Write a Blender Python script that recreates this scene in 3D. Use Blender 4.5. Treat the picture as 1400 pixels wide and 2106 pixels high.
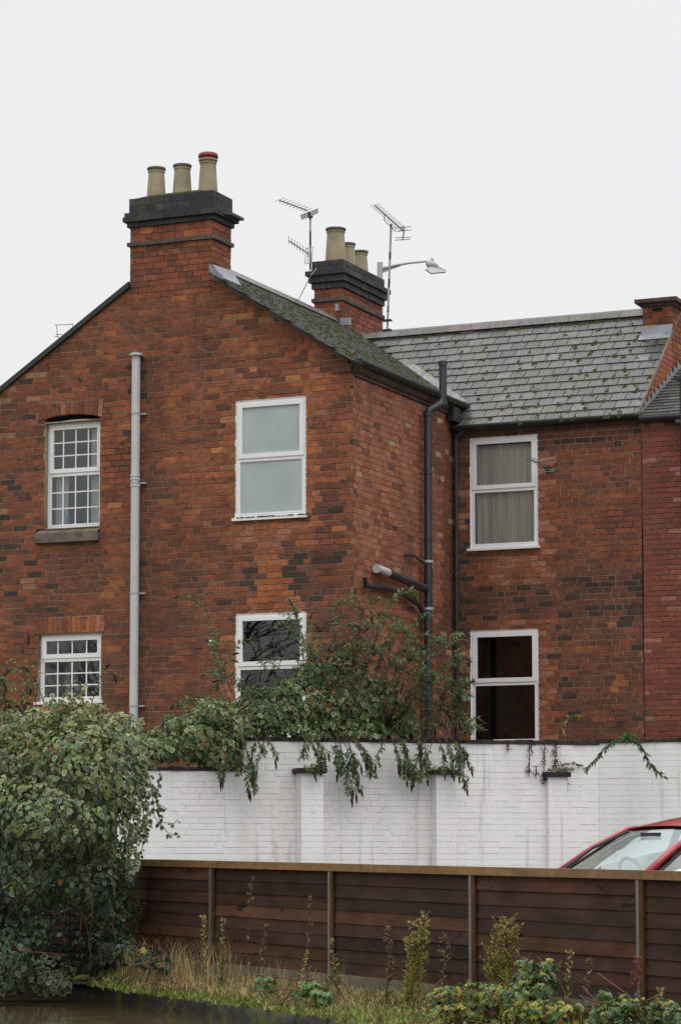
import bpy, math, random
from mathutils import Vector, Matrix, noise as mnoise
rnd = random.Random(7)
S = bpy.context.scene
for o in list(bpy.data.objects): bpy.data.objects.remove(o)
col = S.collection
V3 = Vector
# ------------------------------------------------------------------ camera
FOC, PX, PY = 5525.0, 700.0, 1275.0
YAW = math.radians(23.8); PIT = math.atan(490/5525)
CAM = V3((0, 0, 1.46))
FW = V3((-math.sin(YAW)*math.cos(PIT), math.cos(YAW)*math.cos(PIT), math.sin(PIT)))
RT = V3((math.cos(YAW), math.sin(YAW), 0)); UP = RT.cross(FW)
cd = bpy.data.cameras.new('camera'); cam = bpy.data.objects.new('camera', cd); col.objects.link(cam)
cd.sensor_fit = 'VERTICAL'; cd.sensor_height = 36; cd.lens = 36*FOC/2106
cd.shift_y = (PY-1053)/2106; cd.clip_end = 3000; cd.clip_start = .1
m = Matrix((RT, UP, -FW)).transposed().to_4x4(); m.translation = CAM; cam.matrix_world = m
S.camera = cam
# ------------------------------------------------------------------ light
w = bpy.data.worlds.new('World'); S.world = w; w.use_nodes = True
nt = w.node_tree; nt.nodes.clear()
SUN_EL, SUN_AZ = math.radians(52), math.radians(128)     # azimuth measured clockwise from +y
sky = nt.nodes.new('ShaderNodeTexSky'); sky.sky_type = 'NISHITA'; sky.sun_disc = False
sky.sun_elevation = SUN_EL; sky.sun_rotation = SUN_AZ
tc = nt.nodes.new('ShaderNodeTexCoord'); sp = nt.nodes.new('ShaderNodeSeparateXYZ')
nt.links.new(tc.outputs['Generated'], sp.inputs[0])
rp = nt.nodes.new('ShaderNodeValToRGB'); nt.links.new(sp.outputs['Z'], rp.inputs[0])     # overcast: brighter towards the zenith all round
rp.color_ramp.elements[0].color = (.385, .387, .390, 1); rp.color_ramp.elements[0].position = 0
rp.color_ramp.elements[1].color = (1, 1, 1, 1); rp.color_ramp.elements[1].position = .95
e = rp.color_ramp.elements.new(.35); e.color = (.392, .394, .397, 1)
sc = nt.nodes.new('ShaderNodeVectorMath'); sc.operation = 'SCALE'; sc.inputs['Scale'].default_value = 20.2
cn = nt.nodes.new('ShaderNodeTexNoise'); cn.inputs['Scale'].default_value = 2.2; cn.inputs['Detail'].default_value = 4; nt.links.new(tc.outputs['Generated'], cn.inputs['Vector'])
cr = nt.nodes.new('ShaderNodeMapRange'); cr.inputs[1].default_value = .3; cr.inputs[2].default_value = .7; cr.inputs[3].default_value = .975; cr.inputs[4].default_value = 1.025; nt.links.new(cn.outputs[0], cr.inputs[0])
cv = nt.nodes.new('ShaderNodeVectorMath'); cv.operation = 'SCALE'; nt.links.new(rp.outputs[0], cv.inputs[0]); nt.links.new(cr.outputs[0], cv.inputs['Scale'])
nt.links.new(cv.outputs[0], sc.inputs[0])
mx = nt.nodes.new('ShaderNodeMix'); mx.data_type = 'RGBA'; mx.inputs[0].default_value = .985
nt.links.new(sky.outputs[0], mx.inputs[6]); nt.links.new(sc.outputs[0], mx.inputs[7])
bg = nt.nodes.new('ShaderNodeBackground'); bg.inputs[1].default_value = .1
nt.links.new(mx.outputs[2], bg.inputs[0])
wo = nt.nodes.new('ShaderNodeOutputWorld'); nt.links.new(bg.outputs[0], wo.inputs[0])
sl = bpy.data.lights.new('sun', 'SUN'); sl.energy = .5; sl.angle = math.radians(45); sl.color = (1, .97, .93)
so = bpy.data.objects.new('sun', sl); col.objects.link(so)
sd = V3((math.sin(SUN_AZ)*math.cos(SUN_EL), math.cos(SUN_AZ)*math.cos(SUN_EL), math.sin(SUN_EL)))
so.rotation_euler = sd.to_track_quat('Z', 'Y').to_euler()
S.view_settings.view_transform = 'Standard'; S.view_settings.look = 'None'
S.view_settings.exposure = .12; S.view_settings.gamma = 1; S.view_settings.use_curve_mapping = False
S.cycles.max_bounces = 6; S.cycles.transparent_max_bounces = 12; S.cycles.use_denoising = True
# ------------------------------------------------------------------ measuring helpers: a picture point on a real plane
def ray(u, v): return FW + RT*((u-PX)/FOC) + UP*((PY-v)/FOC)
def at(u, v, d): return CAM + ray(u, v)*d
def oy(u, v, y): r = ray(u, v); return CAM + r*((y-CAM.y)/r.y)
def ox(u, v, x): r = ray(u, v); return CAM + r*((x-CAM.x)/r.x)
def oz(u, v, z): r = ray(u, v); return CAM + r*((z-CAM.z)/r.z)
def opl(u, v, P, n): r = ray(u, v); return CAM + r*((P-CAM).dot(n)/r.dot(n))
def proj(P):
    d = P-CAM; w_ = d.dot(FW); return PX+FOC*d.dot(RT)/w_, PY-FOC*d.dot(UP)/w_
# ------------------------------------------------------------------ materials
def srgb(r, g, b):
    f = lambda c: ((c/255+.055)/1.055)**2.4 if c > 10 else c/255/12.92
    return (f(r), f(g), f(b))
def mat(name, base=None, rough=.8, attr=False, noise=None, bump=None, metal=0, spec=.5, vein=None, trans=0, coat=0):
    """noise=(scale, low, high[, stretch]) multiplies the colour; bump=(scale, strength, distance)"""
    M = bpy.data.materials.new(name); M.use_nodes = True; t = M.node_tree; N = t.nodes; L = t.links
    P = N['Principled BSDF']; P.inputs['Roughness'].default_value = rough; P.inputs['Metallic'].default_value = metal
    P.inputs['Specular IOR Level'].default_value = spec
    if coat: P.inputs['Coat Weight'].default_value = coat; P.inputs['Coat Roughness'].default_value = .08
    if attr: a = N.new('ShaderNodeVertexColor'); a.layer_name = 'Col'; c = a.outputs[0]
    else: a = N.new('ShaderNodeRGB'); a.outputs[0].default_value = (*base, 1); c = a.outputs[0]
    T = N.new('ShaderNodeTexCoord'); geo = N.new('ShaderNodeNewGeometry')
    pos = geo.outputs['Position']
    for nz in (noise or []):
        mp = N.new('ShaderNodeMapping'); L.new(pos, mp.inputs[0])
        if len(nz) > 3: mp.inputs['Scale'].default_value = nz[3]
        n = N.new('ShaderNodeTexNoise'); n.inputs['Scale'].default_value = nz[0]; n.inputs['Detail'].default_value = 5
        L.new(mp.outputs[0], n.inputs['Vector'])
        r = N.new('ShaderNodeMapRange'); r.inputs[1].default_value = .3; r.inputs[2].default_value = .7
        r.inputs[3].default_value = nz[1]; r.inputs[4].default_value = nz[2]; L.new(n.outputs[0], r.inputs[0])
        k = N.new('ShaderNodeVectorMath'); k.operation = 'SCALE'; L.new(c, k.inputs[0]); L.new(r.outputs[0], k.inputs['Scale']); c = k.outputs[0]
    if vein:   # (colour, scale, threshold, softness, stretch): patches of a second colour
        for (vc, vs, th, sf, st) in vein:
            mp = N.new('ShaderNodeMapping'); L.new(pos, mp.inputs[0]); mp.inputs['Scale'].default_value = st
            n = N.new('ShaderNodeTexNoise'); n.inputs['Scale'].default_value = vs; n.inputs['Detail'].default_value = 6; L.new(mp.outputs[0], n.inputs['Vector'])
            r = N.new('ShaderNodeMapRange'); r.inputs[1].default_value = th; r.inputs[2].default_value = th+sf; L.new(n.outputs[0], r.inputs[0])
            q = N.new('ShaderNodeMix'); q.data_type = 'RGBA'; q.inputs[7].default_value = (*vc, 1); L.new(r.outputs[0], q.inputs[0]); L.new(c, q.inputs[6]); c = q.outputs[2]
    L.new(c, P.inputs['Base Color'])
    if bump:
        n = N.new('ShaderNodeTexNoise'); n.inputs['Scale'].default_value = bump[0]; n.inputs['Detail'].default_value = 4; L.new(pos, n.inputs['Vector'])
        b = N.new('ShaderNodeBump'); b.inputs['Strength'].default_value = bump[1]; b.inputs['Distance'].default_value = bump[2]
        L.new(n.outputs[0], b.inputs['Height']); L.new(b.outputs[0], P.inputs['Normal'])
    if trans:
        tr = N.new('ShaderNodeBsdfTranslucent'); L.new(c, tr.inputs[0]); ms = N.new('ShaderNodeMixShader'); ms.inputs[0].default_value = trans
        L.new(P.outputs[0], ms.inputs[1]); L.new(tr.outputs[0], ms.inputs[2]); L.new(ms.outputs[0], N['Material Output'].inputs[0])
    return M
def glassmat(name, tint, rough=.01, ior=1.5, gl=(1, 1, 1)):
    M = bpy.data.materials.new(name); M.use_nodes = True; N = M.node_tree.nodes; L = M.node_tree.links; N.remove(N['Principled BSDF'])
    f = N.new('ShaderNodeFresnel'); f.inputs[0].default_value = ior
    g = N.new('ShaderNodeBsdfGlossy'); g.inputs[1].default_value = rough; g.inputs[0].default_value = (*gl, 1); t = N.new('ShaderNodeBsdfTransparent'); t.inputs[0].default_value = (*tint, 1)
    x = N.new('ShaderNodeMixShader'); L.new(f.outputs[0], x.inputs[0]); L.new(t.outputs[0], x.inputs[1]); L.new(g.outputs[0], x.inputs[2]); L.new(x.outputs[0], N['Material Output'].inputs[0])
    return M
W1 = (1, 1, 1)
M = dict(
 brick=mat('brick_clay', attr=True, rough=.9, noise=[(1.1, .84, 1.12), (9, .78, 1.2, (1, 1, 2.2)), (30, .74, 1.22)], vein=[((.06, .034, .026), 1.6, .50, .5, (1.2, 1.2, .35)), ((.05, .03, .022), 7, .62, .12, (1, 1, 2))], bump=(60, .9, .006), spec=.25),
 brick2=mat('brick_clay_smooth', attr=True, rough=.85, noise=[(1.3, .85, 1.1), (30, .72, 1.22)], bump=(60, .7, .005), spec=.3),
 mortar=mat('mortar', (.34, .27, .18), .95, noise=[(.9, .5, 1.5), (20, .75, 1.25)], vein=[((.055, .042, .033), .9, .5, .2, W1)], bump=(50, .5, .004), spec=.2),
 mortar_r=mat('mortar_red', (.22, .14, .10), .95, noise=[(1.2, .8, 1.2), (20, .8, 1.2)], spec=.2),
 white=mat('white_masonry_paint', (.90, .885, .87), .75, noise=[(.8, .95, 1.01), (9, .97, 1.01)], vein=[((.42, .39, .36), 3.5, .70, .25, (1, 1, .25)), ((.10, .08, .07), 22, .74, .03, (.35, .35, 2.2)), ((.50, .48, .44), 2.6, .60, .2, (3.2, 3.2, .22)), ((.70, .68, .65), 1.0, .52, .3, (1.5, 1.5, .35))], bump=(35, .5, .006), spec=.3),
 upvc=mat('upvc_white', (.82, .82, .84), .35, noise=[(3, .95, 1.02)], vein=[((.45, .43, .4), 5, .7, .2, (1, 1, .5))]),
 pipegrey=mat('grey_plastic_pipe', (.52, .53, .55), .45, noise=[(2, .92, 1.05)], vein=[((.2, .2, .2), 9, .68, .06, (4, 4, .35))]),
 blackplastic=mat('black_plastic', (.026, .028, .034), .4, noise=[(3, .8, 1.3)], vein=[((.09, .095, .11), 4, .6, .3, (3, 3, .4))]),
 whitecap=mat('white_splashed_plastic', (.55, .54, .52), .6, noise=[(25, .6, 1.1)]),
 slate=mat('slate', attr=True, rough=.36, noise=[(3.5, .75, 1.25), (14, .75, 1.25), (45, .85, 1.15)], vein=[((.065, .066, .04), 1.3, .52, .2, W1), ((.03, .03, .03), 6, .66, .1, W1)], bump=(14, .6, .010), spec=.5),
 slate_old=mat('slate_mossy', attr=True, rough=.7, noise=[(3.5, .7, 1.2), (24, .8, 1.2)], vein=[((.06, .068, .03), 2.6, .64, .12, (1, .6, 1))], bump=(14, .5, .01), spec=.4),
 moss=mat('moss', (.062, .070, .024), .95, noise=[(8, .5, 1.5), (40, .6, 1.3)], spec=.1),
 lead=mat('lead_flashing', (.24, .255, .285), .5, noise=[(4, .75, 1.2)], bump=(8, .6, .01)),
 black_brick=mat('black_brick', attr=True, rough=.75, noise=[(2.5, .65, 1.3), (25, .7, 1.3)], vein=[((.05, .068, .022), 3.0, .6, .15, W1)], bump=(50, .9, .006)),
 pot=mat('buff_clay_pot', (.33, .28, .185), .8, noise=[(2.4, .75, 1.12), (14, .88, 1.1)], vein=[((.16, .14, .10), 4, .55, .3, (1, 1, .4))]),
 pot_rim=mat('sooty_pot_rim', (.12, .105, .10), .8, noise=[(9, .7, 1.3)]),
 terracotta=mat('terracotta', (.30, .065, .045), .7, noise=[(9, .7, 1.2)]),
 shade_black=mat('shade_black', (.01, .01, .01), .95),  # near-black for vent openings and the painted-in dark behind the ivy
 gutter=mat('gutter_black', (.018, .018, .02), .5, noise=[(6, .7, 1.5)], vein=[((.06, .055, .045), 7, .62, .2, (1, 1, 1))]),
 cornice=mat('dark_moulded_brick', (.085, .050, .038), .85, noise=[(3, .7, 1.25), (14, .7, 1.3)], bump=(20, .5, .008)),
 verge=mat('verge_board', (.16, .12, .085), .85, noise=[(3, .7, 1.2)]),
 steel=mat('galvanised_steel', (.19, .18, .175), .5, metal=.4, noise=[(6, .8, 1.15), (40, .9, 1.1)]),
 rusty=mat('aerial_metal', (.20, .19, .20), .55, metal=.3, noise=[(12, .6, 1.2)]),
 dkmetal=mat('dark_metal', (.045, .042, .045), .6, noise=[(12, .7, 1.3)]),
 striped=mat('flaking_mast', (.42, .38, .37), .6, vein=[((.03, .025, .04), 1.6, .53, .02, (.3, .3, 3.2))]),
 lampgrey=mat('lamp_grey', (.40, .41, .42), .5, metal=.2),
 lamplens=mat('lamp_lens', (.45, .46, .47), .3),
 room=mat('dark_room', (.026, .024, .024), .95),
 roomgrey=mat('grey_room', (.33, .345, .36), .95, noise=[(1.5, .8, 1.1)]),
 blind=mat('misted_glass', (.42, .48, .475), .35, noise=[(1.6, .82, 1.06), (60, .93, 1.05)], spec=.6),
 curtain=mat('net_curtain', (.80, .76, .70), .95, noise=[(7, .6, 1.15, (9, 9, .1))]),
 curtainw=mat('white_curtain', (.62, .66, .68), .95),
 sillstone=mat('dirty_sill', (.15, .115, .10), .9, noise=[(8, .6, 1.3)], vein=[((.12, .13, .035), 9, .56, .1, W1)], bump=(20, .8, .01)),
 paintsill=mat('peach_painted_brick', (.38, .20, .125), .85, noise=[(10, .8, 1.1)]),
 copeblack=mat('mouldy_coping', (.030, .024, .020), .95, noise=[(9, .5, 1.8)], vein=[((.05, .06, .02), 6, .6, .1, W1)], bump=(30, 1, .015)),
 board=mat('dark_stained_board', attr=True, rough=.85, spec=.15, noise=[(2.5, .7, 1.25, (1, 1, 3)), (10, .85, 1.15, (.5, .5, 9))], vein=[((.16, .062, .028), 2.3, .66, .25, (.8, .8, 1.6)), ((.02, .014, .012), 5, .66, .06, (.8, .8, 1.3)), ((.085, .08, .05), 2.0, .64, .2, (1, 1, .6)), ((.015, .012, .01), 9, .70, .02, (.25, .25, 3))], bump=(18, .8, .006)),
 rail=mat('weathered_rail', (.21, .115, .042), .7, noise=[(2.4, .7, 1.25, (1, 1, 6)), (14, .8, 1.2)], vein=[((.035, .022, .012), 6, .66, .08, W1), ((.13, .12, .06), 1.5, .6, .1, W1)], bump=(25, .4, .003)),
 concrete=mat('mossy_concrete', (.15, .125, .085), .9, noise=[(3, .6, 1.3), (25, .8, 1.2)], vein=[((.075, .082, .028), 2.6, .5, .2, W1)], bump=(40, .5, .006)),
 kerb=mat('kerb_concrete', (.060, .054, .048), .85, noise=[(5, .6, 1.4), (30, .7, 1.35)], vein=[((.10, .125, .018), 4, .48, .12, (1, 1, 1)), ((.014, .014, .013), 5, .6, .15, (1, 1, 1))], bump=(22, .9, .02)),
 soil=mat('bank_soil', (.11, .08, .045), .95, noise=[(4, .6, 1.4), (40, .6, 1.4)], vein=[((.15, .18, .03), 3.5, .45, .15, W1)], bump=(25, 1, .03)),
 asphalt=mat('asphalt', (.05, .05, .052), .9, noise=[(30, .7, 1.3)]),
 leaf=mat('leaf', attr=True, rough=.38, noise=[(2.2, .75, 1.25)], spec=.5, trans=.24),
 drygrass=mat('dry_grass', attr=True, rough=.8, noise=[(5, .75, 1.2)], trans=.2, spec=.2),
 stem=mat('brown_stem', (.085, .055, .035), .85, noise=[(12, .6, 1.3)]),
 rstem=mat('reddish_stem', (.12, .055, .035), .8, noise=[(12, .7, 1.3)]),
 spike=mat('dead_flower_spike', (.040, .024, .018), .95, noise=[(30, .5, 1.6)]),
 carpaint=mat('red_car_paint', (.37, .022, .030), .28, coat=.8),
 rubber=mat('black_rubber', (.015, .015, .016), .6),
 carplastic=mat('car_trim', (.02, .02, .022), .4),
 seat=mat('grey_seat', (.07, .075, .08), .9),
 dash=mat('dashboard', (.10, .105, .11), .8),
 chrome=mat('alloy', (.5, .5, .52), .3, metal=.9),
 lens=mat('headlamp_lens', (.6, .62, .65), .12),
 plate=mat('white_plate', (.62, .62, .6), .6), ink=mat('dark_ink', (.03, .025, .03), .7),
 plateyellow=mat('number_plate', (.7, .7, .68), .5),
 blue=mat('blue_plastic', (.03, .22, .42), .4),
 glass=glassmat('window_glass', (.95, .97, .97)), carglass=glassmat('car_glass', (.72, .82, .80), ior=3.4, gl=(.82, .95, .95)),
)
def water_mat():
    Mx = bpy.data.materials.new('canal_water'); Mx.use_nodes = True; N = Mx.node_tree.nodes; L = Mx.node_tree.links; P = N['Principled BSDF']
    P.inputs['Base Color'].default_value = (.095, .072, .04, 1); P.inputs['Roughness'].default_value = .035; P.inputs['IOR'].default_value = 1.33
    g = N.new('ShaderNodeNewGeometry'); mp = N.new('ShaderNodeMapping'); mp.inputs['Scale'].default_value = (1, 1, 1); L.new(g.outputs['Position'], mp.inputs[0])
    n = N.new('ShaderNodeTexNoise'); n.inputs['Scale'].default_value = 2.2; n.inputs['Detail'].default_value = 2; L.new(mp.outputs[0], n.inputs['Vector'])
    b = N.new('ShaderNodeBump'); b.inputs['Strength'].default_value = .10; b.inputs['Distance'].default_value = .05; L.new(n.outputs[0], b.inputs['Height']); L.new(b.outputs[0], P.inputs['Normal'])
    return Mx
M['water'] = water_mat()
# ------------------------------------------------------------------ mesh builder
class MB:
    def __init__(s): s.v = []; s.f = []; s.c = []
    def add(s, vs, fs, c=(1, 1, 1)):
        n = len(s.v); s.v.extend(tuple(x) for x in vs)
        for k, f in enumerate(fs): s.f.append(tuple(n+i for i in f)); s.c.append(c[k] if isinstance(c, list) else c)
    def box(s, a, b, c=W1):
        (x0, y0, z0), (x1, y1, z1) = a, b
        s.add([(x0,y0,z0),(x1,y0,z0),(x1,y1,z0),(x0,y1,z0),(x0,y0,z1),(x1,y0,z1),(x1,y1,z1),(x0,y1,z1)],
              [(0,3,2,1),(4,5,6,7),(0,1,5,4),(1,2,6,5),(2,3,7,6),(3,0,4,7)], c)
    def obox(s, O, X, Y, Z, a, b, c=W1):   # box in a frame
        pts = []
        for z in (a[2], b[2]):
            for (x, y) in ((a[0],a[1]),(b[0],a[1]),(b[0],b[1]),(a[0],b[1])): pts.append(O+X*x+Y*y+Z*z)
        s.add(pts, [(0,3,2,1),(4,5,6,7),(0,1,5,4),(1,2,6,5),(2,3,7,6),(3,0,4,7)], c)
    def prism(s, poly, ext, c=W1):         # poly: list of Vectors, ext: Vector
        n = len(poly); vs = list(poly)+[p+ext for p in poly]
        s.add(vs, [tuple(range(n)), tuple(range(2*n-1, n-1, -1))]+[(i, i+n, (i+1) % n+n, (i+1) % n) for i in range(n)], c)
    def tube(s, pts, r, n=8, c=W1, caps=True):
        rs = r if isinstance(r, (list, tuple)) else [r]*len(pts)
        pts = [V3(p) for p in pts]; ring = []; base = len(s.v); prev = None
        for i, p in enumerate(pts):
            d = (pts[min(i+1, len(pts)-1)]-pts[max(i-1, 0)]).normalized()
            a = prev if prev is not None else (V3((0, 0, 1)) if abs(d.z) < .9 else V3((1, 0, 0)))
            a = (a-d*a.dot(d)).normalized(); b = d.cross(a); prev = a
            for k in range(n):
                t = 2*math.pi*k/n; s.v.append(tuple(p+(a*math.cos(t)+b*math.sin(t))*rs[i]))
        for i in range(len(pts)-1):
            for k in range(n):
                q = base+i*n; s.f.append((q+k, q+(k+1) % n, q+n+(k+1) % n, q+n+k)); s.c.append(c)
        if caps:
            s.f.append(tuple(base+k for k in range(n-1, -1, -1))); s.c.append(c)
            q = base+(len(pts)-1)*n; s.f.append(tuple(q+k for k in range(n))); s.c.append(c)
    def lathe(s, P, prof, n=24, c=W1):
        base = len(s.v)
        for (r, z) in prof:
            for k in range(n): t = 2*math.pi*k/n; s.v.append((P[0]+r*math.cos(t), P[1]+r*math.sin(t), P[2]+z))
        for i in range(len(prof)-1):
            for k in range(n): q = base+i*n; s.f.append((q+k, q+(k+1) % n, q+n+(k+1) % n, q+n+k)); s.c.append(c)
    def mesh(s, name, mt, smooth=False):
        me = bpy.data.meshes.new(name); me.from_pydata(s.v, [], s.f); me.materials.append(mt)
        ca = me.color_attributes.new('Col', 'FLOAT_COLOR', 'CORNER'); buf = []
        for f, c in zip(s.f, s.c): buf.extend((c[0], c[1], c[2], 1.0)*len(f))
        ca.data.foreach_set('color', buf)
        if smooth: me.polygons.foreach_set('use_smooth', [True]*len(me.polygons))
        me.update(); return me
def smooth_by_angle(o, deg=40):
    o.data.polygons.foreach_set('use_smooth', [True]*len(o.data.polygons))
    try: o.data.set_sharp_from_angle(angle=math.radians(deg))
    except Exception: pass
def tag(o, label=None, cat=None, group=None, kind=None):
    if label: o['label'] = label
    if cat: o['category'] = cat
    if group: o['group'] = group
    if kind: o['kind'] = kind
    return o
def thing(name, label, cat, loc, group=None):
    o = bpy.data.objects.new(name, None); col.objects.link(o); o.location = loc; o.empty_display_size = .1
    return tag(o, label, cat, group)
def put(o, parent):
    if parent is not None:
        o.parent = parent
        if parent.type == 'EMPTY': o.matrix_parent_inverse = Matrix.Translation(-V3(parent.location))
    return o
def part(name, mb, mt, parent=None, smooth=False, label=None, kind=None, angle=None):
    o = bpy.data.objects.new(name, mb.mesh(name, M[mt] if isinstance(mt, str) else mt, smooth)); col.objects.link(o); put(o, parent)
    if angle: smooth_by_angle(o, angle)
    return tag(o, label, None, None, kind)
Z = V3((0, 0, 1))
# ------------------------------------------------------------------ bricklaying
def clip(poly, a, b, c):       # keep a*s+b*z<=c
    out = []
    for i in range(len(poly)):
        p, q = poly[i], poly[(i+1) % len(poly)]; dp = a*p[0]+b*p[1]-c; dq = a*q[0]+b*q[1]-c
        if dp <= 0: out.append(p)
        if (dp < 0 < dq) or (dq < 0 < dp): t = dp/(dp-dq); out.append((p[0]+(q[0]-p[0])*t, p[1]+(q[1]-p[1])*t))
    return out
def lay(O, X, Nn, z0, z1, s0, s1, h, colour, holes=(), clips=(), L=.226, H=.107, j=.0115, mode='garden', seed=1, phase=0.0, jv=None):
    jv = j if jv is None else jv
    """returns (bricks, mortar quads): bricks are (polygon in (s,z), colour, is_full)"""
    r = random.Random(seed); bricks = []; strips = []
    row = 0; z = z0
    while z < z1-.01:
        zt = min(z+h, z1)
        segs = [(s0, s1)]; part_ = []
        for (ha, hb, hc, hd) in holes:      # s0,z0,s1,z1
            zc0, zc1 = max(z, hb), min(zt, hd)
            if zc1-zc0 > .001:
                if zt-zc1 > .014: part_.append((max(ha, s0), min(hc, s1), zc1, zt))
                if zc0-z > .014: part_.append((max(ha, s0), min(hc, s1), z, zc0))
                ns = []
                for (a, b) in segs:
                    if hc <= a or ha >= b: ns.append((a, b)); continue
                    if ha > a: ns.append((a, ha))
                    if hc < b: ns.append((hc, b))
                segs = ns
        pat = []; s = s0 - 3 + ((row % 2)*(.5*(L+j)) + (row//2 % 2)*.06 + phase)
        k = row*2
        if mode == 'header': seq = [H]*1
        elif mode == 'flemish': seq = [L, H] if row % 2 else [H, L]
        else: seq = [L, L, L, H] if row % 2 else [L, L, H, L]
        while s < s1+.3:
            l = seq[k % len(seq)] + r.uniform(-.004, .004); pat.append((s, s+l)); s += l+jv; k += 1
        for (a, b, za, zb) in [(a, b, z, zt) for a, b in segs]+part_:
            if b-a < .01: continue
            strips.append((a, b, za, zb))
            for (p, q) in pat:
                pa, qb = max(p, a), min(q, b)
                if qb-pa < .028: continue
                if pa > a and pa-a < .05 and p <= a+.05: pa = a
                wob = r.uniform(-.002, .002)
                zz0, zz1 = za+j*.5+wob, zb-j*.5+wob
                if zz1-zz0 < .004: continue
                full = pa == p and qb == q and zb-za > h*.98
                poly = [(pa, zz0), (qb, zz0), (qb, zz1), (pa, zz1)]
                for cl in clips:
                    n0 = len(poly); before = list(poly); poly = clip(poly, *cl)
                    if poly != before: full = False
                    if len(poly) < 3: break
                if len(poly) < 3: continue
                bricks.append((poly, colour((pa+qb)/2, (z+zt)/2, r), full, qb-pa))
        z += h; row += 1
    mort = []
    for (a, b, c0, c1) in strips:
        poly = [(a, c0), (b, c0), (b, c1), (a, c1)]
        for cl in clips: poly = clip(poly, *cl)
        if len(poly) >= 3: mort.append(poly)
    return bricks, mort
def bricks_to_mb(mb, bricks, O, X, Nn, r, depth=.02, proud=.0015):
    for (poly, c, full, ln) in bricks:
        wh = c[2] > .8; d = r.uniform(-proud, proud)*(.3 if wh else 1); k = r.uniform(.995, 1.005) if wh else r.uniform(.92, 1.08)
        a = [O+X*s+Z*z+Nn*d for s, z in poly]
        mb.prism(a, Nn*(-depth), tuple(x*k for x in c))
_bm = {}
def brick_piece(ln, hh, c, mt, depth=.02):
    cq = tuple(round(x, 2 if x > .1 else 3) for x in c); lq = round(ln, 2)
    key = (lq, hh, cq, mt)
    if key not in _bm:
        mb = MB(); e = .003
        # chamfered block
        x, y = lq/2, hh/2
        mb.add([(-x,0,-y),(x,0,-y),(x,0,y),(-x,0,y),(-x+e,-e,-y+e),(x-e,-e,-y+e),(x-e,-e,y-e),(-x+e,-e,y-e),(-x,depth,-y),(x,depth,-y),(x,depth,y),(-x,depth,y)],
               [(4,5,6,7),(0,1,5,4),(1,2,6,5),(2,3,7,6),(3,0,4,7),(0,8,9,1),(1,9,10,2),(2,10,11,3),(3,11,8,0)], cq)
        _bm[key] = mb.mesh('brick', M[mt])
    return _bm[key]
def masonry(name, parent, O, X, Nn, lays, mt, mortar, pick, seed=3, allb=None, cap=.02):
    """lays: list of (bricks, mortar polys). Makes a mortar part; 'pick' chosen bricks become single bricks, the rest one stuff mesh"""
    mo = MB()
    for _, ms in lays:
        for poly in ms: mo.add([O+X*s+Z*z-Nn*(.0006 if mt == 'white' else .006) for s, z in poly], [tuple(range(len(poly)))])
    p = part(name, mo, mortar, parent)
    return p
# ------------------------------------------------------------------ palettes
BLACK = (.070, .044, .036); DKBR = (.150, .064, .042); PURP = (.175, .070, .049); REDB = (.225, .078, .044); REDM = (.275, .094, .048)
ORNG = (.36, .125, .050); ORAN2 = (.42, .18, .075); PALE = (.42, .28, .17); BUFF = (.32, .175, .095); PINK = (.36, .145, .095)
def pickc(r, table):
    t = r.random()*sum(w_ for w_, _ in table)
    for w_, c in table:
        t -= w_
        if t <= 0: return c
    return table[-1][1]
GU = lambda x: 725+(x+14.638)/.00748
GV = lambda z: 1765-(z-1.46)/.00668
def gable_col(x, z, r):
    u, v = GU(x), GV(z)
    if 505 < u < 625 and 1110 < v < 1262:          # repointed orange infill between the windows
        if v > 1225 or (abs(u-(545+(v-1110)*.28)) < (38 if v > 1190 else 24)): return pickc(r, [(5, ORNG), (2, REDM), (1, PINK)])
        return pickc(r, [(3, BLACK), (3, DKBR), (2, PURP)])
    if 490 < u < 640 and 1075 < v < 1110: return pickc(r, [(4, REDM), (2, ORNG), (2, PINK)])
    if 455 < u < 700 and 1120 < v < 1300: return pickc(r, [(2, BLACK), (4, DKBR), (4, PURP), (4, REDB), (1, REDM)])
    if 465 < u < 487 or 632 < u < 652: return pickc(r, [(4, ORNG), (3, REDM), (2, PINK), (1, ORAN2)])
    if 85 < u < 215 and 1110 < v < 1290: return pickc(r, [(1, BLACK), (5, DKBR), (5, PURP), (4, REDB), (.5, ORNG)])
    if 288 < u < 312 and v > 720: return pickc(r, [(4, DKBR), (3, PURP), (3, REDB)])
    if 250 < u < 325 and 690 < v < 800: return pickc(r, [(3, BLACK), (3, DKBR), (4, REDB)])
    if u < 70 and v < 1200: return pickc(r, [(1, BLACK), (3, DKBR), (6, REDB), (.7, BUFF), (2, REDM)])
    k = (v-560)/950
    if u > 430 and v < 1000: return pickc(r, [(.06, BLACK), (.8, DKBR), (1, PURP), (5, REDB), (6, REDM), (1.8, ORNG), (.5, BUFF), (.3, ORAN2)])
    if k < .3: return pickc(r, [(.05, BLACK), (1, DKBR), (1, PURP), (7, REDB), (6, REDM), (.9, ORNG), (.2, BUFF)])
    if k < .65: return pickc(r, [(.1, BLACK), (1.6, DKBR), (2, PURP), (7, REDB), (4, REDM), (.35, ORNG), (.05, ORAN2)])
    return pickc(r, [(.1, BLACK), (3, DKBR), (4, PURP), (6, REDB), (1, REDM), (.1, ORNG)])
SIDE_B = (.32, .125, .074)
def side_col(y, z, r):
    v = GV(z)
    if y > 36.3 and (v < 900 or y > 36.9): return pickc(r, [(2, DKBR), (4, PURP), (5, REDB), (.4, PALE)])
    if v > 1250: return pickc(r, [(2, DKBR), (2, PURP), (5, REDB), (3, SIDE_B), (1, ORNG)])
    return pickc(r, [(.2, DKBR), (.5, PURP), (3, REDM), (8, SIDE_B), (3, (.35, .145, .088)), (.4, ORNG), (.3, (.36, .23, .14))])
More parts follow.
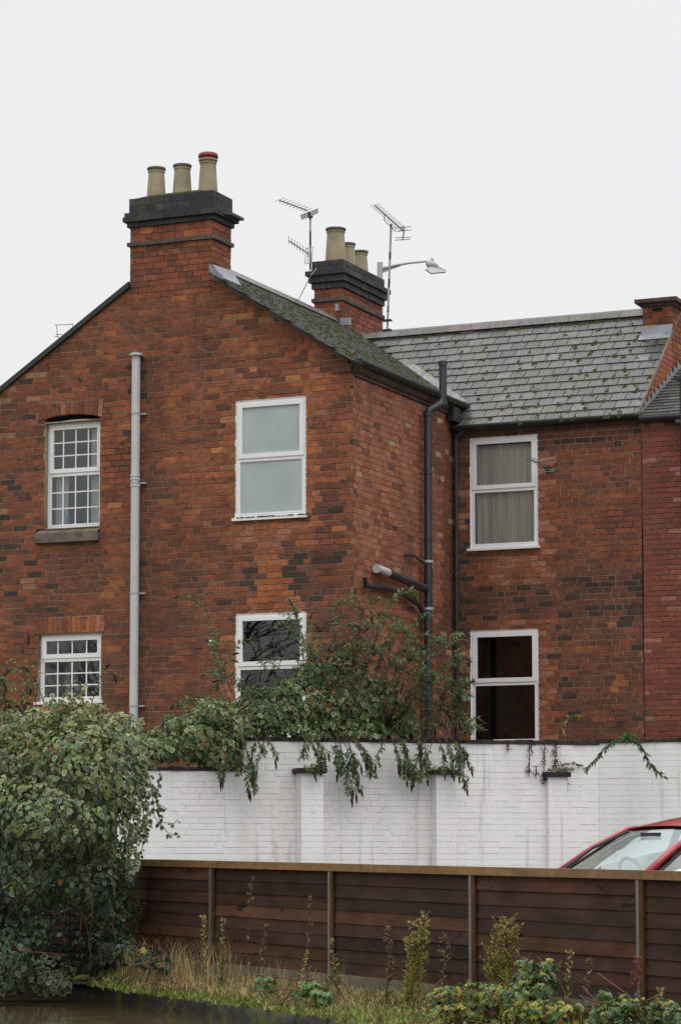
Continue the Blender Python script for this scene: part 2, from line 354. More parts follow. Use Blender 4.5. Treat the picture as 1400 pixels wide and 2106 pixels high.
RV = lambda z: 1765-(z-1.46)/.0070
def rear_col(x, z, r):
    v = RV(z)
    if v < 905: return pickc(r, [(2, BLACK), (4, DKBR), (4, PURP), (2, REDB)])
    if x < -14.4: return pickc(r, [(3, BLACK), (5, DKBR), (3, REDB), (1.5, PINK)])
    if x < -13.1 and 1130 < v < 1185: return pickc(r, [(5, REDM), (3, REDB), (2, PINK)])
    if x < -13.1 and 1262 < v < 1300: return pickc(r, [(5, REDM), (3, REDB), (1, PINK)])
    if 1180 < v < 1262: return pickc(r, [(5, BLACK), (5, DKBR), (2, PURP), (1, REDB), (.25, ORNG)])
    if -13.28 < x < -13.1: return pickc(r, [(3, PINK), (3, REDM), (1, ORNG)])
    if v > 1262: return pickc(r, [(2, BLACK), (6, DKBR), (4, PURP), (3, REDB), (.4, ORNG)])
    return pickc(r, [(.08, BLACK), (1.6, DKBR), (4, PURP), (9, REDB), (1.2, REDM), (.25, ORNG)])
NB = (.21, .063, .044)
def neigh_col(x, z, r): return pickc(r, [(1, PURP), (6, NB), (5, (.24, .073, .05)), (.9, (.34, .15, .11)), (.5, DKBR)])
def chim_col(s, z, r): return pickc(r, [(1.5, DKBR), (2, PURP), (5, (.235, .080, .045)), (3, (.265, .09, .048)), (.15, ORNG)])
def flank_col(s, z, r): return pickc(r, [(1, REDB), (5, (.38, .125, .065)), (4, (.32, .10, .06)), (1, ORNG)])
# ------------------------------------------------------------------ key dimensions of the house
YG, XS, XL = 33.603, -14.638, -20.27          # gable plane, side wall plane, far corner of the wing
XA, ZA, ZE = -17.44, 10.14, 8.32              # wing ridge, its height, eaves height
YR, XE, ZR = 37.392, -11.70, 7.93             # garden wall of the main range, its end, eaves
YRI, ZRI = 39.55, 9.88                        # ridge of the main range
TW = (ZA-ZE)/(XS-XA); TM = (ZRI-ZR)/(YRI-YR+.12)
ZY = 2.35                                     # raised yard level
X1 = V3((1, 0, 0)); Y1 = V3((0, 1, 0)); NG = V3((0, -1, 0)); NS = V3((1, 0, 0))
house = thing('brick_house', 'large old red brick house with mossy slate roofs, gable end and two tall chimneys', 'house', (XS, YG, ZY))
house_bricks = []   # (centre, length, colour, dir, normal) candidates for single bricks
# windows: (x0,z0,x1,z1)
def rect(plane, a, b):
    p, q = plane(*a), plane(*b); return p, q
wg = lambda u, v: oy(u, v, YG); wr = lambda u, v: oy(u, v, YR)
G2 = (-16.425, 6.20, -15.345, 7.86); G4 = (-16.415, 3.15, -15.335, 4.85)
G1 = (-19.505, 6.205, -18.59, 7.80); G3 = (-19.58, 3.70, -18.545, 4.675)
R1 = (-14.368, 6.08, -13.293, 7.745); R2 = (-14.372, 3.15, -13.30, 4.84)
A1 = (-19.62, 7.80, -18.56, 8.045); A3 = (-19.64, 4.675, -18.50, 4.92); SILL1 = (-19.63, 5.995, -18.585, 6.205); SILL3 = (-19.60, 3.44, -18.52, 3.70)
h = .086
CH1 = (-18.125, -16.805)
# -- gable wall
rb = random.Random(11)
def gclips(off=0): return [(-TW, 1, ZA+TW*XA*-1+off) if False else (TW, 1, ZA+TW*XA+off), (-TW, 1, ZA-TW*XA+off)]
ZC0 = 9.45
def keep_cols(bricks): return bricks
lays_g = []
b1, m1 = lay(None, X1, NG, ZY-.2, ZC0, XL, XS, h, gable_col, holes=[G2, G4, (G1[0], SILL1[1], G1[2], A1[3]), (A1[0], A1[1], G1[0], A1[3]), (G1[2], A1[1], A1[2], A1[3]), (SILL1[0], SILL1[1], G1[0], SILL1[3]), (G3[0], SILL3[1], G3[2], A3[3]), (A3[0], A3[1], G3[0], A3[3]), (G3[2], A3[1], A3[2], A3[3]), (SILL3[0], SILL3[1], G3[0], SILL3[3]), (G3[2], SILL3[1], SILL3[2], SILL3[3])], clips=gclips(-.05), seed=5)
# chimney breast continues flush above; above ZC0 keep two shoulders + stack front
b2, m2 = lay(None, X1, NG, ZC0, 10.21, XL, CH1[0], h, gable_col, clips=gclips(-.05), seed=6)
b3, m3 = lay(None, X1, NG, ZC0, 10.21, CH1[1], XS, h, gable_col, clips=gclips(-.05), seed=7)
b4, m4 = lay(None, X1, NG, ZC0, 10.21, CH1[0], CH1[1], h, chim_col, seed=8, mode='garden')
O0 = V3((0, YG, 0))
def wallpart(name, O, X, Nn, sets, mortar, mt, parent, cands, seed, extra=None):
    mo = MB()
    for _, ms in sets:
        for poly in ms: mo.add([O+X*s+Z*z-Nn*.007 for s, z in poly], [tuple(range(len(poly)))])
    if extra: extra(mo)
    p = part(name, mo, mortar, parent)
    allb = [b for bs, _ in sets for b in bs]
    cands.append((p, O, X, Nn, allb, mt, seed))
    return p
cands = []
p_g = wallpart('gable_wall', O0, X1, NG, [(b1, m1), (b2, m2), (b3, m3)], 'mortar', 'brick', house, cands, 21)
# -- side wall
OS = V3((XS, 0, 0))
b5, m5 = lay(None, Y1, NS, ZY-.2, ZE-.16, YG+.024, YR, h, side_col, seed=9, L=.226, H=.108, phase=.11)
p_s = wallpart('side_wall', OS, Y1, NS, [(b5, m5)], 'mortar', 'brick', house, cands, 22)
# -- garden wall of main range
OR = V3((0, YR, 0))
b6, m6 = lay(None, X1, NG, ZY-.2, ZR-.06, XS+.012, XE, h, rear_col, holes=[R1, R2], seed=10)
p_r = wallpart('garden_wall', OR, X1, NG, [(b6, m6)], 'mortar', 'brick', house, cands, 23)
# -- flank (end gable of main range facing +x)
OF = V3((XE, 0, 0))
fl = [(-TM, 1, ZR-TM*(YR-.12)-.03), (TM, 1, ZRI+TM*YRI-.03)]
b7, m7 = lay(None, Y1, NS, ZR-1.6, ZRI+.05, YR+.02, 41.5, h, flank_col, clips=fl, seed=12, holes=[(39.04, 8.7, 40.06, 11)])
p_f = wallpart('end_wall', OF, Y1, NS, [(b7, m7)], 'mortar_r', 'brick2', house, cands, 24)
# pick the single bricks
pool = []
for ci, (p, O, X, Nn, bs, mt, sd_) in enumerate(cands):
    for bi, (poly, c, full, ln) in enumerate(bs):
        if not full: continue
        cx = sum(q[0] for q in poly)/4; cz = sum(q[1] for q in poly)/4; P = O+X*cx+Z*cz; u, v = proj(P)
        if not (10 < u < 1390 and 300 < v < (1440 if ci != 2 else 1500)): continue
        size = ln*abs((X.dot(RT)))/(P-CAM).length
        pool.append((-size, ci, bi))
pool.sort(); chosen = set((ci, bi) for _, ci, bi in pool[:300])
def finish_walls(cands, chosen, hbrick, stuffname='brickwork'):
    for ci, (p, O, X, Nn, bs, mt, sd_) in enumerate(cands):
        r = random.Random(sd_); rest = []
        ang = math.atan2(X.y, X.x)
        for bi, b in enumerate(bs):
            if (ci, bi) in chosen:
                poly, c, full, ln = b
                cx = (poly[0][0]+poly[1][0])/2; cz = (poly[0][1]+poly[2][1])/2; k = r.choice((.9, 1, 1.1)) if c[2] < .8 else 1
                o = bpy.data.objects.new('brick', brick_piece(ln, round(poly[2][1]-poly[0][1], 3), tuple(x*k for x in c), mt)); col.objects.link(o)
                o.location = O+X*cx+Z*cz+Nn*(r.uniform(-.001, .003) if c[2] < .8 else .0004); o.rotation_euler = (r.uniform(-.01, .01) if c[2] < .8 else 0, r.uniform(-.006, .006), ang); put(o, p)
            else: rest.append(b)
        mb = MB(); bricks_to_mb(mb, rest, O, X, Nn, r)
        part(stuffname, mb, mt, p, kind='stuff')
finish_walls(cands, chosen, h)
# unseen sides, simple solid fabric
mb = MB(); mb.box((XL+.03, YG+.03, ZY-1), (XL+.06, 41.4, ZE)); mb.box((XL+.03, 41.4, ZY-1), (XE-.03, 41.5, ZR)); part('back_wall', mb, 'brick2', house)
# arches and sills of the two left windows
def soldiers(name, x0, x1, z0, z1, rise, cols, nn, parent, top=0):
    mb = MB(); r = random.Random(4); w_ = (x1-x0)/nn; bp = MB()
    bp.box((x0, YG+.003, z0+rise+.01), (x1, YG+.02, z1+.01)); p = part(name, bp, 'mortar', parent)
    for i in range(nn):
        a = x0+i*w_+.004; b = x0+(i+1)*w_-.004; t = ((a+b)/2-(x0+x1)/2)/((x1-x0)/2)
        dz = rise*(1-t*t); c = pickc(r, cols); k = r.uniform(.85, 1.15); lean = .02*t
        q = MB(); q.prism([V3((a, YG-.006, z0+dz)), V3((b, YG-.006, z0+dz)), V3((b+lean, YG-.006, z1)), V3((a+lean, YG-.006, z1))], V3((0, .02 if not rise else .1, 0)), tuple(x*k for x in c))
        part('brick', q, 'brick', p)
    return p
soldiers('window_arch', A1[0], A1[2], 7.785, 8.037, .075, [(3, REDB), (2, PINK), (2, PURP)], 14, house)
soldiers('window_arch', A3[0], A3[2], 4.685, 4.91, 0, [(3, REDM), (2, PINK), (2, ORNG)], 15, house)
mb = MB(); mb.box((SILL1[0], YG-.07, SILL1[1]), (SILL1[2], YG+.05, SILL1[3]-.07)); mb.prism([V3((SILL1[0]+.03, YG-.07, SILL1[3]-.07)), V3((SILL1[2], YG-.07, SILL1[3]-.07)), V3((SILL1[2], YG+.05, SILL1[3])), V3((SILL1[0]+.03, YG+.05, SILL1[3]))], V3((0, .05, -.02)))
part('window_sill', mb, 'sillstone', house)
p = MB(); p.box((SILL3[0], YG+.004, SILL3[1]), (SILL3[2], YG+.03, SILL3[3])); p = part('window_sill', p, 'mortar', house)
for i in range(14):
    q = MB(); a = SILL3[0]+i*(SILL3[2]-SILL3[0])/14; k = rnd.uniform(.85, 1.1); q.box((a+.004, YG-.03, SILL3[1]+.01), (a+.07, YG+.02, SILL3[3]-.006)); part('brick', q, 'paintsill', p)
# ------------------------------------------------------------------ windows
def ring(mb, x0, z0, x1, z1, t, y0, y1, tb=None):
    tb = tb or t
    mb.box((x0, y0, z0), (x1, y1, z0+tb)); mb.box((x0, y0, z1-t), (x1, y1, z1))
    mb.box((x0, y0, z0+tb), (x0+t, y1, z1-t)); mb.box((x1-t, y0, z0+tb), (x1, y1, z1-t))
def window(name, R, y, split, grid=None, glassm='glass', sill=True, inset=.016, label=None, room='room', arch=0, frame_t=.045):
    x0, z0, x1, z1 = R; y += inset
    g = .002
    f = MB(); ring(f, x0+g, z0+g, x1-g, z1-g, frame_t, y, y+.06); zt = z0+(z1-z0)*split
    f.box((x0+g+frame_t, y, zt-.02), (x1-g-frame_t, y+.06, zt+.02))
    if arch:
        n = 12; poly = [V3((x0+g, y, z1-g+.001))]+[V3((x0+g+(x1-x0-2*g)*i/n, y, z1-g+.002+arch*(1-((i/n-.5)*2)**2))) for i in range(n+1)]+[V3((x1-g, y, z1-g+.001))]
        f.prism(poly[::-1], V3((0, .06, 0)))
    fr = part('window', f, 'upvc', house, label=label)
    # reveal
    rv = MB(); 
    for (a, b) in (((x0-.012, y-inset+.002, z0), (x0+g, y+.10, z1)), ((x1-g, y-inset+.002, z0), (x1+.012, y+.10, z1)), ((x0, y-inset+.003, z1-g), (x1, y+.10, z1+.012)), ((x0, y-inset+.003, z0-.012), (x1, y+.1, z0+g))): rv.box(a, b)
    part('reveal', rv, 'mortar' if grid else 'upvc', fr)
    s = MB(); ring(s, x0+g+frame_t-.012, zt+.012, x1-g-frame_t+.012, z1-g-frame_t+.012, .062, y-.018, y+.035); part('sash', s, 'upvc', fr)
    s = MB(); ring(s, x0+g+frame_t-.004, z0+g+frame_t-.004, x1-g-frame_t+.004, zt-.016, .022, y-.004, y+.03); part('glazing_bead', s, 'upvc', fr)
    tx0, tx1, tz0, tz1 = x0+g+frame_t+.05, x1-g-frame_t-.05, zt+.074, z1-g-frame_t-.05
    bx0, bx1, bz0, bz1 = x0+g+frame_t+.018, x1-g-frame_t-.018, z0+g+frame_t+.018, zt-.038
    for (a, b, c, d, rows) in ((tx0, tx1, tz0, tz1, grid and grid[1]), (bx0, bx1, bz0, bz1, grid and grid[2])):
        p = MB(); p.box((a-.01, y+.012, c-.01), (b+.01, y+.02, d+.01)); part('pane', p, glassm, fr)
        if grid:
            nc = grid[0]; step = (x1-x0-2*g-2*frame_t)/nc; base = x0+g+frame_t
            for i in range(1, nc):
                q = MB(); xx = base+i*step; q.box((xx-.0095, y+.0045, c), (xx+.0095, y+.011, d)); part('glazing_bar', q, 'upvc', fr)
            for i in range(1, rows):
                q = MB(); zz = c+(d-c)*i/rows; q.box((a, y+.0035, zz-.009), (b, y+.0105, zz+.009)); part('glazing_bar', q, 'upvc', fr)
    # room
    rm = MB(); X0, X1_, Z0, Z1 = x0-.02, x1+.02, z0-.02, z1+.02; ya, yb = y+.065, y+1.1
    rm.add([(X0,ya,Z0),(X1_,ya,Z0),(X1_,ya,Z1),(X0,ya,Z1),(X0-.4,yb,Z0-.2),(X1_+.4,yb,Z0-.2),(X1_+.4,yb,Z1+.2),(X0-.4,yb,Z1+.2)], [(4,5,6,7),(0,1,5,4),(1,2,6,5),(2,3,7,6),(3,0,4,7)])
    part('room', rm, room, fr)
    if sill:
        q = MB(); q.box((x0-.035, y-inset-.055, z0-.04), (x1+.035, y+.02, z0-.002)); part('window_sill', q, 'upvc', fr)
    return fr
def curtain(fr, x0, x1, z0, z1, y, mt, folds=10, amp=.02, seed=1):
    r = random.Random(seed); mb = MB(); n = folds*8; ph = r.random()*6
    pts = []
    for i in range(n+1):
        t = i/n; x = x0+(x1-x0)*t
        yy = y+amp*math.sin(t*folds*6.28+ph+1.5*math.sin(t*9))+amp*.6*math.sin(t*folds*2.3*6.28)
        pts += [(x, yy, z0), (x, yy+r.uniform(-.004, .004), z1)]
    mb.add(pts, [(2*i, 2*i+2, 2*i+3, 2*i+1) for i in range(n)]); return part('curtain', mb, mt, fr, smooth=True)
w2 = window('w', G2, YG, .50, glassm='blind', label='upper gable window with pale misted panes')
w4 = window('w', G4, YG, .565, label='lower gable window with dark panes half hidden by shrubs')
w1 = window('w', (G1[0], G1[1], G1[2], 7.75), YG, .52, grid=(4, 3, 3), sill=False, inset=.10, room='roomgrey', arch=.045, label='small-paned upper window under a shallow brick arch')
w3 = window('w', G3, YG, .63, grid=(4, 1, 3), inset=.07, room='roomgrey', label='small-paned lower window above the ivy')
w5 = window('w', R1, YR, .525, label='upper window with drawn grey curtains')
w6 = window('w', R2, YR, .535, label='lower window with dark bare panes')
curtain(w5, R1[0]+.02, R1[2]-.02, R1[1]+.05, R1[3]-.10, YR+.135, 'curtain', 9, .018, 3)
curtain(w1, G1[2]-.27, G1[2]-.10, G1[1]+.05, 7.7, YG+.24, 'curtainw', 3, .012, 2)
curtain(w1, G1[0]+.05, G1[0]+.26, G1[1]+.05, 7.05, YG+.26, 'curtainw', 3, .012, 6)
curtain(w3, G3[0]+.30, G3[0]+.52, G3[1]+.05, 4.3, YG+.24, 'roomgrey', 3, .012, 4)
bt = MB(); bt.lathe((G1[0]+.30, YG+.20, G1[1]+.06), [(0, 0), (.028, 0), (.03, .1), (.02, .14), (.012, .16), (.012, .19), (0, .19)], 12)
tag(part('bottle', bt, 'blue', None, smooth=True), 'small blue bottle standing inside the small-paned upper left window', 'bottle')
bt = MB(); bt.lathe((G2[0]+.77, YG+.030, G2[1]+.085), [(0, 0), (.035, 0), (.045, .05), (.03, .10), (.018, .14), (0, .14)], 12)
q = MB(); r9 = random.Random(2)
for _ in range(60):
    x = r9.uniform(G2[0]+.02, G2[2]+.03); q.box((x, YG-.062, G2[1]-.004), (x+r9.uniform(.01, .05), YG-.03, G2[1]+r9.uniform(.001, .012)))
part('sill_dirt', q, 'copeblack', w2, kind='stuff')
# ------------------------------------------------------------------ roofs
def slate_roof(name, O, A, B, nrm, nA, nB, wA, gB, mt, keep, colours, parent, seed, singles=0, thick=.010, Atot=None):
    """A along the course, B up the slope, rows nB of gauge gB, width wA"""
    r = random.Random(seed); under = []; big = MB(); cand = []
    for i in range(nB):
        off = (i % 2)*wA*.5-wA
        for k in range(nA+2):
            a0 = off+k*wA+.006; a1 = off+(k+1)*wA-.006; b0 = i*gB; b1 = b0+gB*1.5
            if Atot:
                a0 = max(a0, 0); a1 = min(a1, Atot)
                if a1-a0 < .03: continue
            c = O+A*((a0+a1)/2)+B*(b0+gB*.5)
            if not keep(c): continue
            cand.append((a0, a1, b0+r.uniform(-.006, .006), b1, pickc(r, colours), r.uniform(.72, 1.28), r.uniform(0, .004), c))
    order = sorted(range(len(cand)), key=lambda q: (cand[q][7]-CAM).length) if singles else []
    vis = [q for q in order if -5 < proj(cand[q][7])[0] < 1405][:singles]; sel = set(vis); lst = []
    for q, (a0, a1, b0, b1, c, k, dz, cc) in enumerate(cand):
        cl = tuple(x*k for x in c)
        lo = nrm*(.010+thick+dz); hi = nrm*.003
        pts = [O+A*a0+B*b0+lo, O+A*a1+B*b0+lo, O+A*a1+B*b1+hi, O+A*a0+B*b1+hi]
        mbx = MB() if q in sel else big
        mbx.prism(pts, nrm*(-thick), cl)
        if q in sel: lst.append((mbx))
    return big, lst, cand
SL = [(5, (.062, .062, .064)), (3, (.076, .076, .078)), (3, (.050, .048, .043)), (2, (.068, .062, .048)), (.6, (.10, .10, .104))]
SLW = [(4, (.066, .067, .062)), (3, (.08, .077, .067)), (2, (.052, .05, .045))]
def sheet(name, pts, mt, parent, th=.03, nrm=Z):
    mb = MB(); mb.prism([V3(p) for p in pts], -nrm*th, (.05, .05, .048)); return part(name, mb, mt, parent)
nW = V3((TW, 0, 1)).normalized(); nWL = V3((-TW, 0, 1)).normalized(); nM = V3((0, -TM, 1)).normalized()
wing_z = lambda x: ZA-TW*abs(x-XA); main_z = lambda y: ZR+TM*(y-YR+.12) if y < YRI else ZRI-TM*(y-YRI)
XO = XS+.10
YC = YG+.60
roofW = sheet('wing_roof', [(XA, YC, ZA), (XA, 41.5, ZA), (XO, 41.5, wing_z(XO)), (XO, YG-.03, wing_z(XO)), (CH1[1], YG-.03, wing_z(CH1[1])), (CH1[1], YC, wing_z(CH1[1]))], 'slate_old', house, .03, nW)
sheet('wing_roof', [(XA-.001, YC, ZA), (CH1[0], YC, wing_z(CH1[0])), (CH1[0], YG-.03, wing_z(CH1[0])), (XL-.12, YG-.03, wing_z(XL-.12)), (XL-.12, 41.5, wing_z(XL-.12)), (XA-.001, 41.5, ZA)], 'slate_old', house, .03, nWL)
Bw = (V3((XA, 0, ZA))-V3((XO, 0, ZA-TW*(XO-XA)))); lw = Bw.length; Bw.normalize()
big, _, candw = slate_roof('w', V3((XO+.02, YG-.06, ZA-TW*(XO+.02-XA))), Y1, Bw, nW, 32, 17, .24, .198, 'slate_old', lambda c: c.x > XA+.05 and not (c.x < CH1[1]+.06 and c.y < YC+.06) and (wing_z(c.x) > main_z(c.y)-.02 or c.y < 37.2), SLW, roofW, 31)
part('slates', big, 'slate_old', roofW, kind='stuff')
# main roof
XM0 = XS-2.6
roofM = sheet('main_roof', [(XM0, YR-.12, ZR), (XE, YR-.12, ZR), (XE, YRI, ZRI), (XM0, YRI, ZRI)], 'slate', house, .03, nM)
sheet('main_roof', [(XL, YRI+.001, ZRI), (XE, YRI+.001, ZRI), (XE, YRI+2.2, ZRI-TM*2.2), (XL, YRI+2.2, ZRI-TM*2.2)], 'slate', house, .03, V3((0, TM, 1)).normalized())
Bm = V3((0, YRI-YR+.12, ZRI-ZR)); Lm = Bm.length; Bm.normalize()
OM = V3((XM0, YR-.15, ZR-TM*.03))
big, lst, candm = slate_roof('m', OM, X1, Bm, nM, 26, 14, .228, .222, 'slate', lambda c: main_z(c.y) > wing_z(c.x)+.02 or c.x > XS+.1, SL, roofM, 32, singles=296, Atot=XE-XM0-.01)
part('slates', big, 'slate', roofM, kind='stuff')
for mbx in lst: part('slate', mbx, 'slate', roofM)
# ridge tiles
def ridge(name, x0, y0, x1, y1, z, n, parent, mt):
    a = V3((x0, y0, z)); b = V3((x1, y1, z)); d = (b-a)/n; nn = V3((-d.y, d.x, 0)).normalized()
    for i in range(n):
        p = a+d*i; q = a+d*(i+.985); up = Z*(.045+rnd.uniform(0, .006)); lo = -Z*.055; mb = MB()
        prof = [nn*(-.13)+lo, nn*(-.05)+up, nn*.05+up, nn*.13+lo]
        vs = [p+k for k in prof]+[q+k for k in prof]
        mb.add(vs, [(0, 1, 5, 4), (1, 2, 6, 5), (2, 3, 7, 6), (0, 4, 7, 3), (0, 3, 2, 1), (4, 5, 6, 7)], tuple(x*rnd.uniform(.8, 1.15) for x in (.125, .115, .105))); part('ridge_tile', mb, 'slate', parent)
ridge('r', XA, YG+.62, XA, 39.2, ZA+.01, 13, roofW, 'slate')
ridge('r', XA+.25, YRI, XE-.55, YRI, ZRI+.01, 12, roofM, 'slate')
# valley fillet: mortar strip up the valley
va = V3((-14.62, 37.75, wing_z(-14.62)+.03)); vb = V3((-16.35, 39.2, wing_z(-16.35)+.05))
def vpt(x):
    y = YR-.12+(wing_z(x)-ZR)/TM; return V3((x, y, wing_z(x)+.035))
mb = MB(); a, b = vpt(-14.62), vpt(-16.05); a += Z*.03; b += Z*.045; s_ = V3((.07, 0, 0)); mb.add([a-s_, a+s_*1.2+Z*.01, b+s_*1.2+Z*.01, b-s_, a-s_-Z*.05, a+s_*1.2-Z*.05, b+s_*1.2-Z*.05, b-s_-Z*.05], [(0, 1, 2, 3), (0, 4, 5, 1), (1, 5, 6, 2), (3, 2, 6, 7), (0, 3, 7, 4)])
part('valley_mortar', mb, mat('valley_mortar', (.27, .27, .26), .8, noise=[(6, .6, 1.2)]), roofM)
# verges on the gable
def verge(x0, x1, mt, zoff, th, y0, y1, name='verge'):
    mb = MB(); a = V3((x0, y0, wing_z(x0)+zoff)); b = V3((x1, y0, wing_z(x1)+zoff)); mb.prism([a, b, b-Z*th, a-Z*th], V3((0, y1-y0, 0))); return part(name, mb, mt, house)
verge(CH1[1]+.0, XS+.02, 'verge', -.035, .04, YG-.035, YG+.05)
verge(CH1[1]+.1, XS+.12, 'gutter', .006, .04, YG-.05, YG+.05, 'undercloak')
verge(XL-.14, CH1[0]-.0, 'gutter', .02, .085, YG-.05, YG+.05, 'undercloak')
# moss tufts
def tuft(mb, p, n, s, c=W1):
    a = n.orthogonal().normalized(); b = n.cross(a); k = 5; top = p+n*s*rnd.uniform(.3, .6)
    vs = [top]+[p+(a*math.cos(6.28*i/k)+b*math.sin(6.28*i/k))*s*rnd.uniform(.7, 1.2)-n*.004 for i in range(k)]
    mb.add(vs, [(0, i+1, (i+1) % k+1) for i in range(k)], c)
mb = MB()
for (a0, a1, b0, b1, c, k, dz, cc) in candw:
    t = (XO-cc.x)/2.9; yy = (cc.y-YG)
    pr = .75 if yy < .7 else (.6 if 2.0 < cc.y-YG+t*1.5 < 6 else .5)
    for _ in range(6):
        if rnd.random() < pr*.55:
            p = V3((XO+.02, YG-.06, ZA-TW*(XO+.02-XA)))+Y1*rnd.uniform(a0, a1)+Bw*(b0+rnd.uniform(-.015, .03))+nW*.022
            tuft(mb, p, nW, rnd.uniform(.016, .042))
part('moss', mb, 'moss', roofW, kind='stuff')
mb = MB()
for (a0, a1, b0, b1, c, k, dz, cc) in candm:
    u, v = proj(cc)
    pr = .16+.7*max(0, min(1, (u-1080)/150))*(.6 if v < 800 else .45)+ (.12 if v > 760 else 0)
    for _q in range(3):
      if rnd.random() < pr*.42+.03:
        p = OM+X1*(a0+rnd.uniform(-.01, .02))*1+Bm*(b0+rnd.choice((0, rnd.uniform(0, .2))))+nM*.016+X1*rnd.choice((0, 0, rnd.uniform(0, .2)))
        for q in range(rnd.randint(2, 7)): tuft(mb, p+X1*rnd.uniform(-.03, .03)+Bm*rnd.uniform(-.05, .06), nM, rnd.uniform(.014, .045))
    for q in range(3):
        if rnd.random() < .8: tuft(mb, OM+X1*rnd.uniform(a0, a1)+Bm*(b0-.002)+nM*.02, nM, rnd.uniform(.008, .02))
part('moss', mb, 'moss', roofM, kind='stuff')
# ------------------------------------------------------------------ chimneys
def stack(name, x0, x1, y0, y1, zb, layers, parent, label, mort='mortar_r', frontskip=0):
    """layers: (z0, z1, outset, 'r' or 'b')"""
    core = MB(); core.box((x0+.012, y0+.012, zb), (x1-.012, y1-.012, layers[-1][1]-.01)); root = part('chimney', core, mort, parent, label=label)
    red = MB(); blk = MB(); r = random.Random(int(-x0*100))
    for (z0, z1, out, kind) in layers:
        a0, a1, c0, c1 = x0-out, x1+out, y0-out, y1+out
        if kind == 'b':
            sl_ = MB()
            core2 = MB()
        nrow = max(1, round((z1-z0)/.086)); hh = (z1-z0)/nrow
        colf = chim_col if kind == 'r' else (lambda s, z, q: pickc(q, [(4, (.024, .024, .026)), (2, (.035, .034, .035)), (1, (.05, .045, .042))]))
        if kind == 'n': colf = lambda s, z, q: pickc(q, [(2, (.06, .05, .045)), (2, (.085, .06, .052))])
        tgt = red if kind == 'r' else blk
        d = .02 if out < .005 else out+.02
        for (O, X, Nn, s0, s1) in ((V3((0, c0, 0)), X1, NG, a0, a1), (V3((a1, 0, 0)), Y1, NS, c0+d+.001, c1), (V3((a0, 0, 0)), Y1, -NS, c0+d+.001, c1), (V3((0, c1, 0)), X1, -NG, a0+d+.001, a1-d-.001)):
            bs, _ = lay(None, X, Nn, z0, z1, s0, s1, hh, colf, seed=r.randint(0, 9999), mode='garden' if kind == 'r' else 'header' if hh > .08 and r.random() < .3 else 'garden', j=.008 if kind == 'r' else .005)
            bricks_to_mb(tgt, bs, O, X, Nn, r, depth=d, proud=.002 if kind == 'r' else .004)
        if kind != 'r':
            core_b = MB(); blk.box((a0+.006, c0+.006, z0+.004), (a1-.006, c1-.006, z1-.003), (.03, .03, .03))
    part('brickwork', red, 'brick', root, kind='stuff'); part('corbelling', blk, 'black_brick', root, kind='stuff')
    zt = layers[-1][1]; o = layers[-1][2]
    fl_ = MB(); n0 = [(x0-o+.02, y0-o+.02), (x1+o-.02, y0-o+.02), (x1+o-.02, y1+o-.02), (x0-o+.02, y1+o-.02)]; mx_, my_ = (x0+x1)/2, (y0+y1)/2
    n1 = [(mx_+(a-mx_)*.6, my_+(b-my_)*.6) for a, b in n0]
    fl_.add([(a, b, zt-.01) for a, b in n0]+[(a, b, zt+.06) for a, b in n1], [(0, 1, 5, 4), (1, 2, 6, 5), (2, 3, 7, 6), (3, 0, 4, 7), (4, 5, 6, 7)]); part('flaunching', fl_, 'moss', root)
    return root
def pot(P, r, hh, root, cowl=False, rim='pot_rim'):
    q = MB(); q.lathe(P, [(r*1.16, -.05), (r*1.12, 0), (r*1.0, hh*.5), (r*.92, hh-.10), (r*.93, hh-.075), (r*1.0, hh-.07), (r*1.0, hh-.06), (r*.94, hh-.05), (r*.95, hh-.035)], 28); p = part('chimney_pot', q, 'pot', root, smooth=False, angle=35)
    q = MB(); q.lathe(P, [(r*.94, hh-.04), (r*1.09, hh-.03), (r*1.1, hh-.01), (r*1.04, hh), (r*.84, hh), (r*.84, hh-.25), (0, hh-.25)], 28)
    part('pot_rim', q, 'pot' if cowl else rim, root, angle=35)
    if cowl:
        q = MB(); q.lathe(P, [(r*.8, hh), (r*.86, hh+.003), (r*.95, hh+.025), (r*1.12, hh+.04), (r*1.13, hh+.065), (r*.98, hh+.085), (r*.5, hh+.09), (0, hh+.09)], 28)
        c = part('pot_cowl', q, 'terracotta', root, angle=50)
        for i in range(16):
            t = 6.283*i/16; q = MB(); a = V3((P[0]+math.cos(t)*r*1.0, P[1]+math.sin(t)*r*1.0, P[2]+hh+.03)); q.tube([a, a+V3((math.cos(t), math.sin(t), -.3))*.02], .008, 6); part('vent_hole', q, 'shade_black', root)
lay1 = [(ZC0+.0, 10.225, 0, 'r'), (10.225, 10.285, .035, 'n'), (10.285, 10.50, .0, 'r'), (10.50, 10.575, .035, 'b'), (10.575, 10.65, .085, 'b'), (10.65, 10.715, .065, 'b'), (10.715, 10.93, .015, 'b')]
ch1 = stack('chimney', CH1[0], CH1[1], YG, YG+.60, ZC0-.6, lay1, house, 'front chimney on the gable peak with three pots, the right one red-capped')
q = MB(); q.prism([V3((CH1[1]+.02, YG-.02, 10.60)), V3((CH1[1]+.17, YG+.3, 10.62)), V3((CH1[1]+.17, YG+.68, 10.62)), V3((CH1[1]+.02, YG+.68, 10.62))], V3((0, 0, .035)), (.06, .06, .07)); part('corbel_slab', q, 'black_brick', ch1)
pot((-17.865, YG+.30, 10.98), .125, .45, ch1); pot((-17.445, YG+.30, 10.98), .125, .45, ch1); pot((-17.03, YG+.30, 10.98), .125, .49, ch1, cowl=True)
lay2 = [(9.3, 10.47, 0, 'r'), (10.47, 10.535, .035, 'n'), (10.535, 10.69, 0, 'r'), (10.69, 10.79, .035, 'b'), (10.79, 10.90, .075, 'b'), (10.90, 10.98, .115, 'b'), (10.98, 11.15, .03, 'b')]
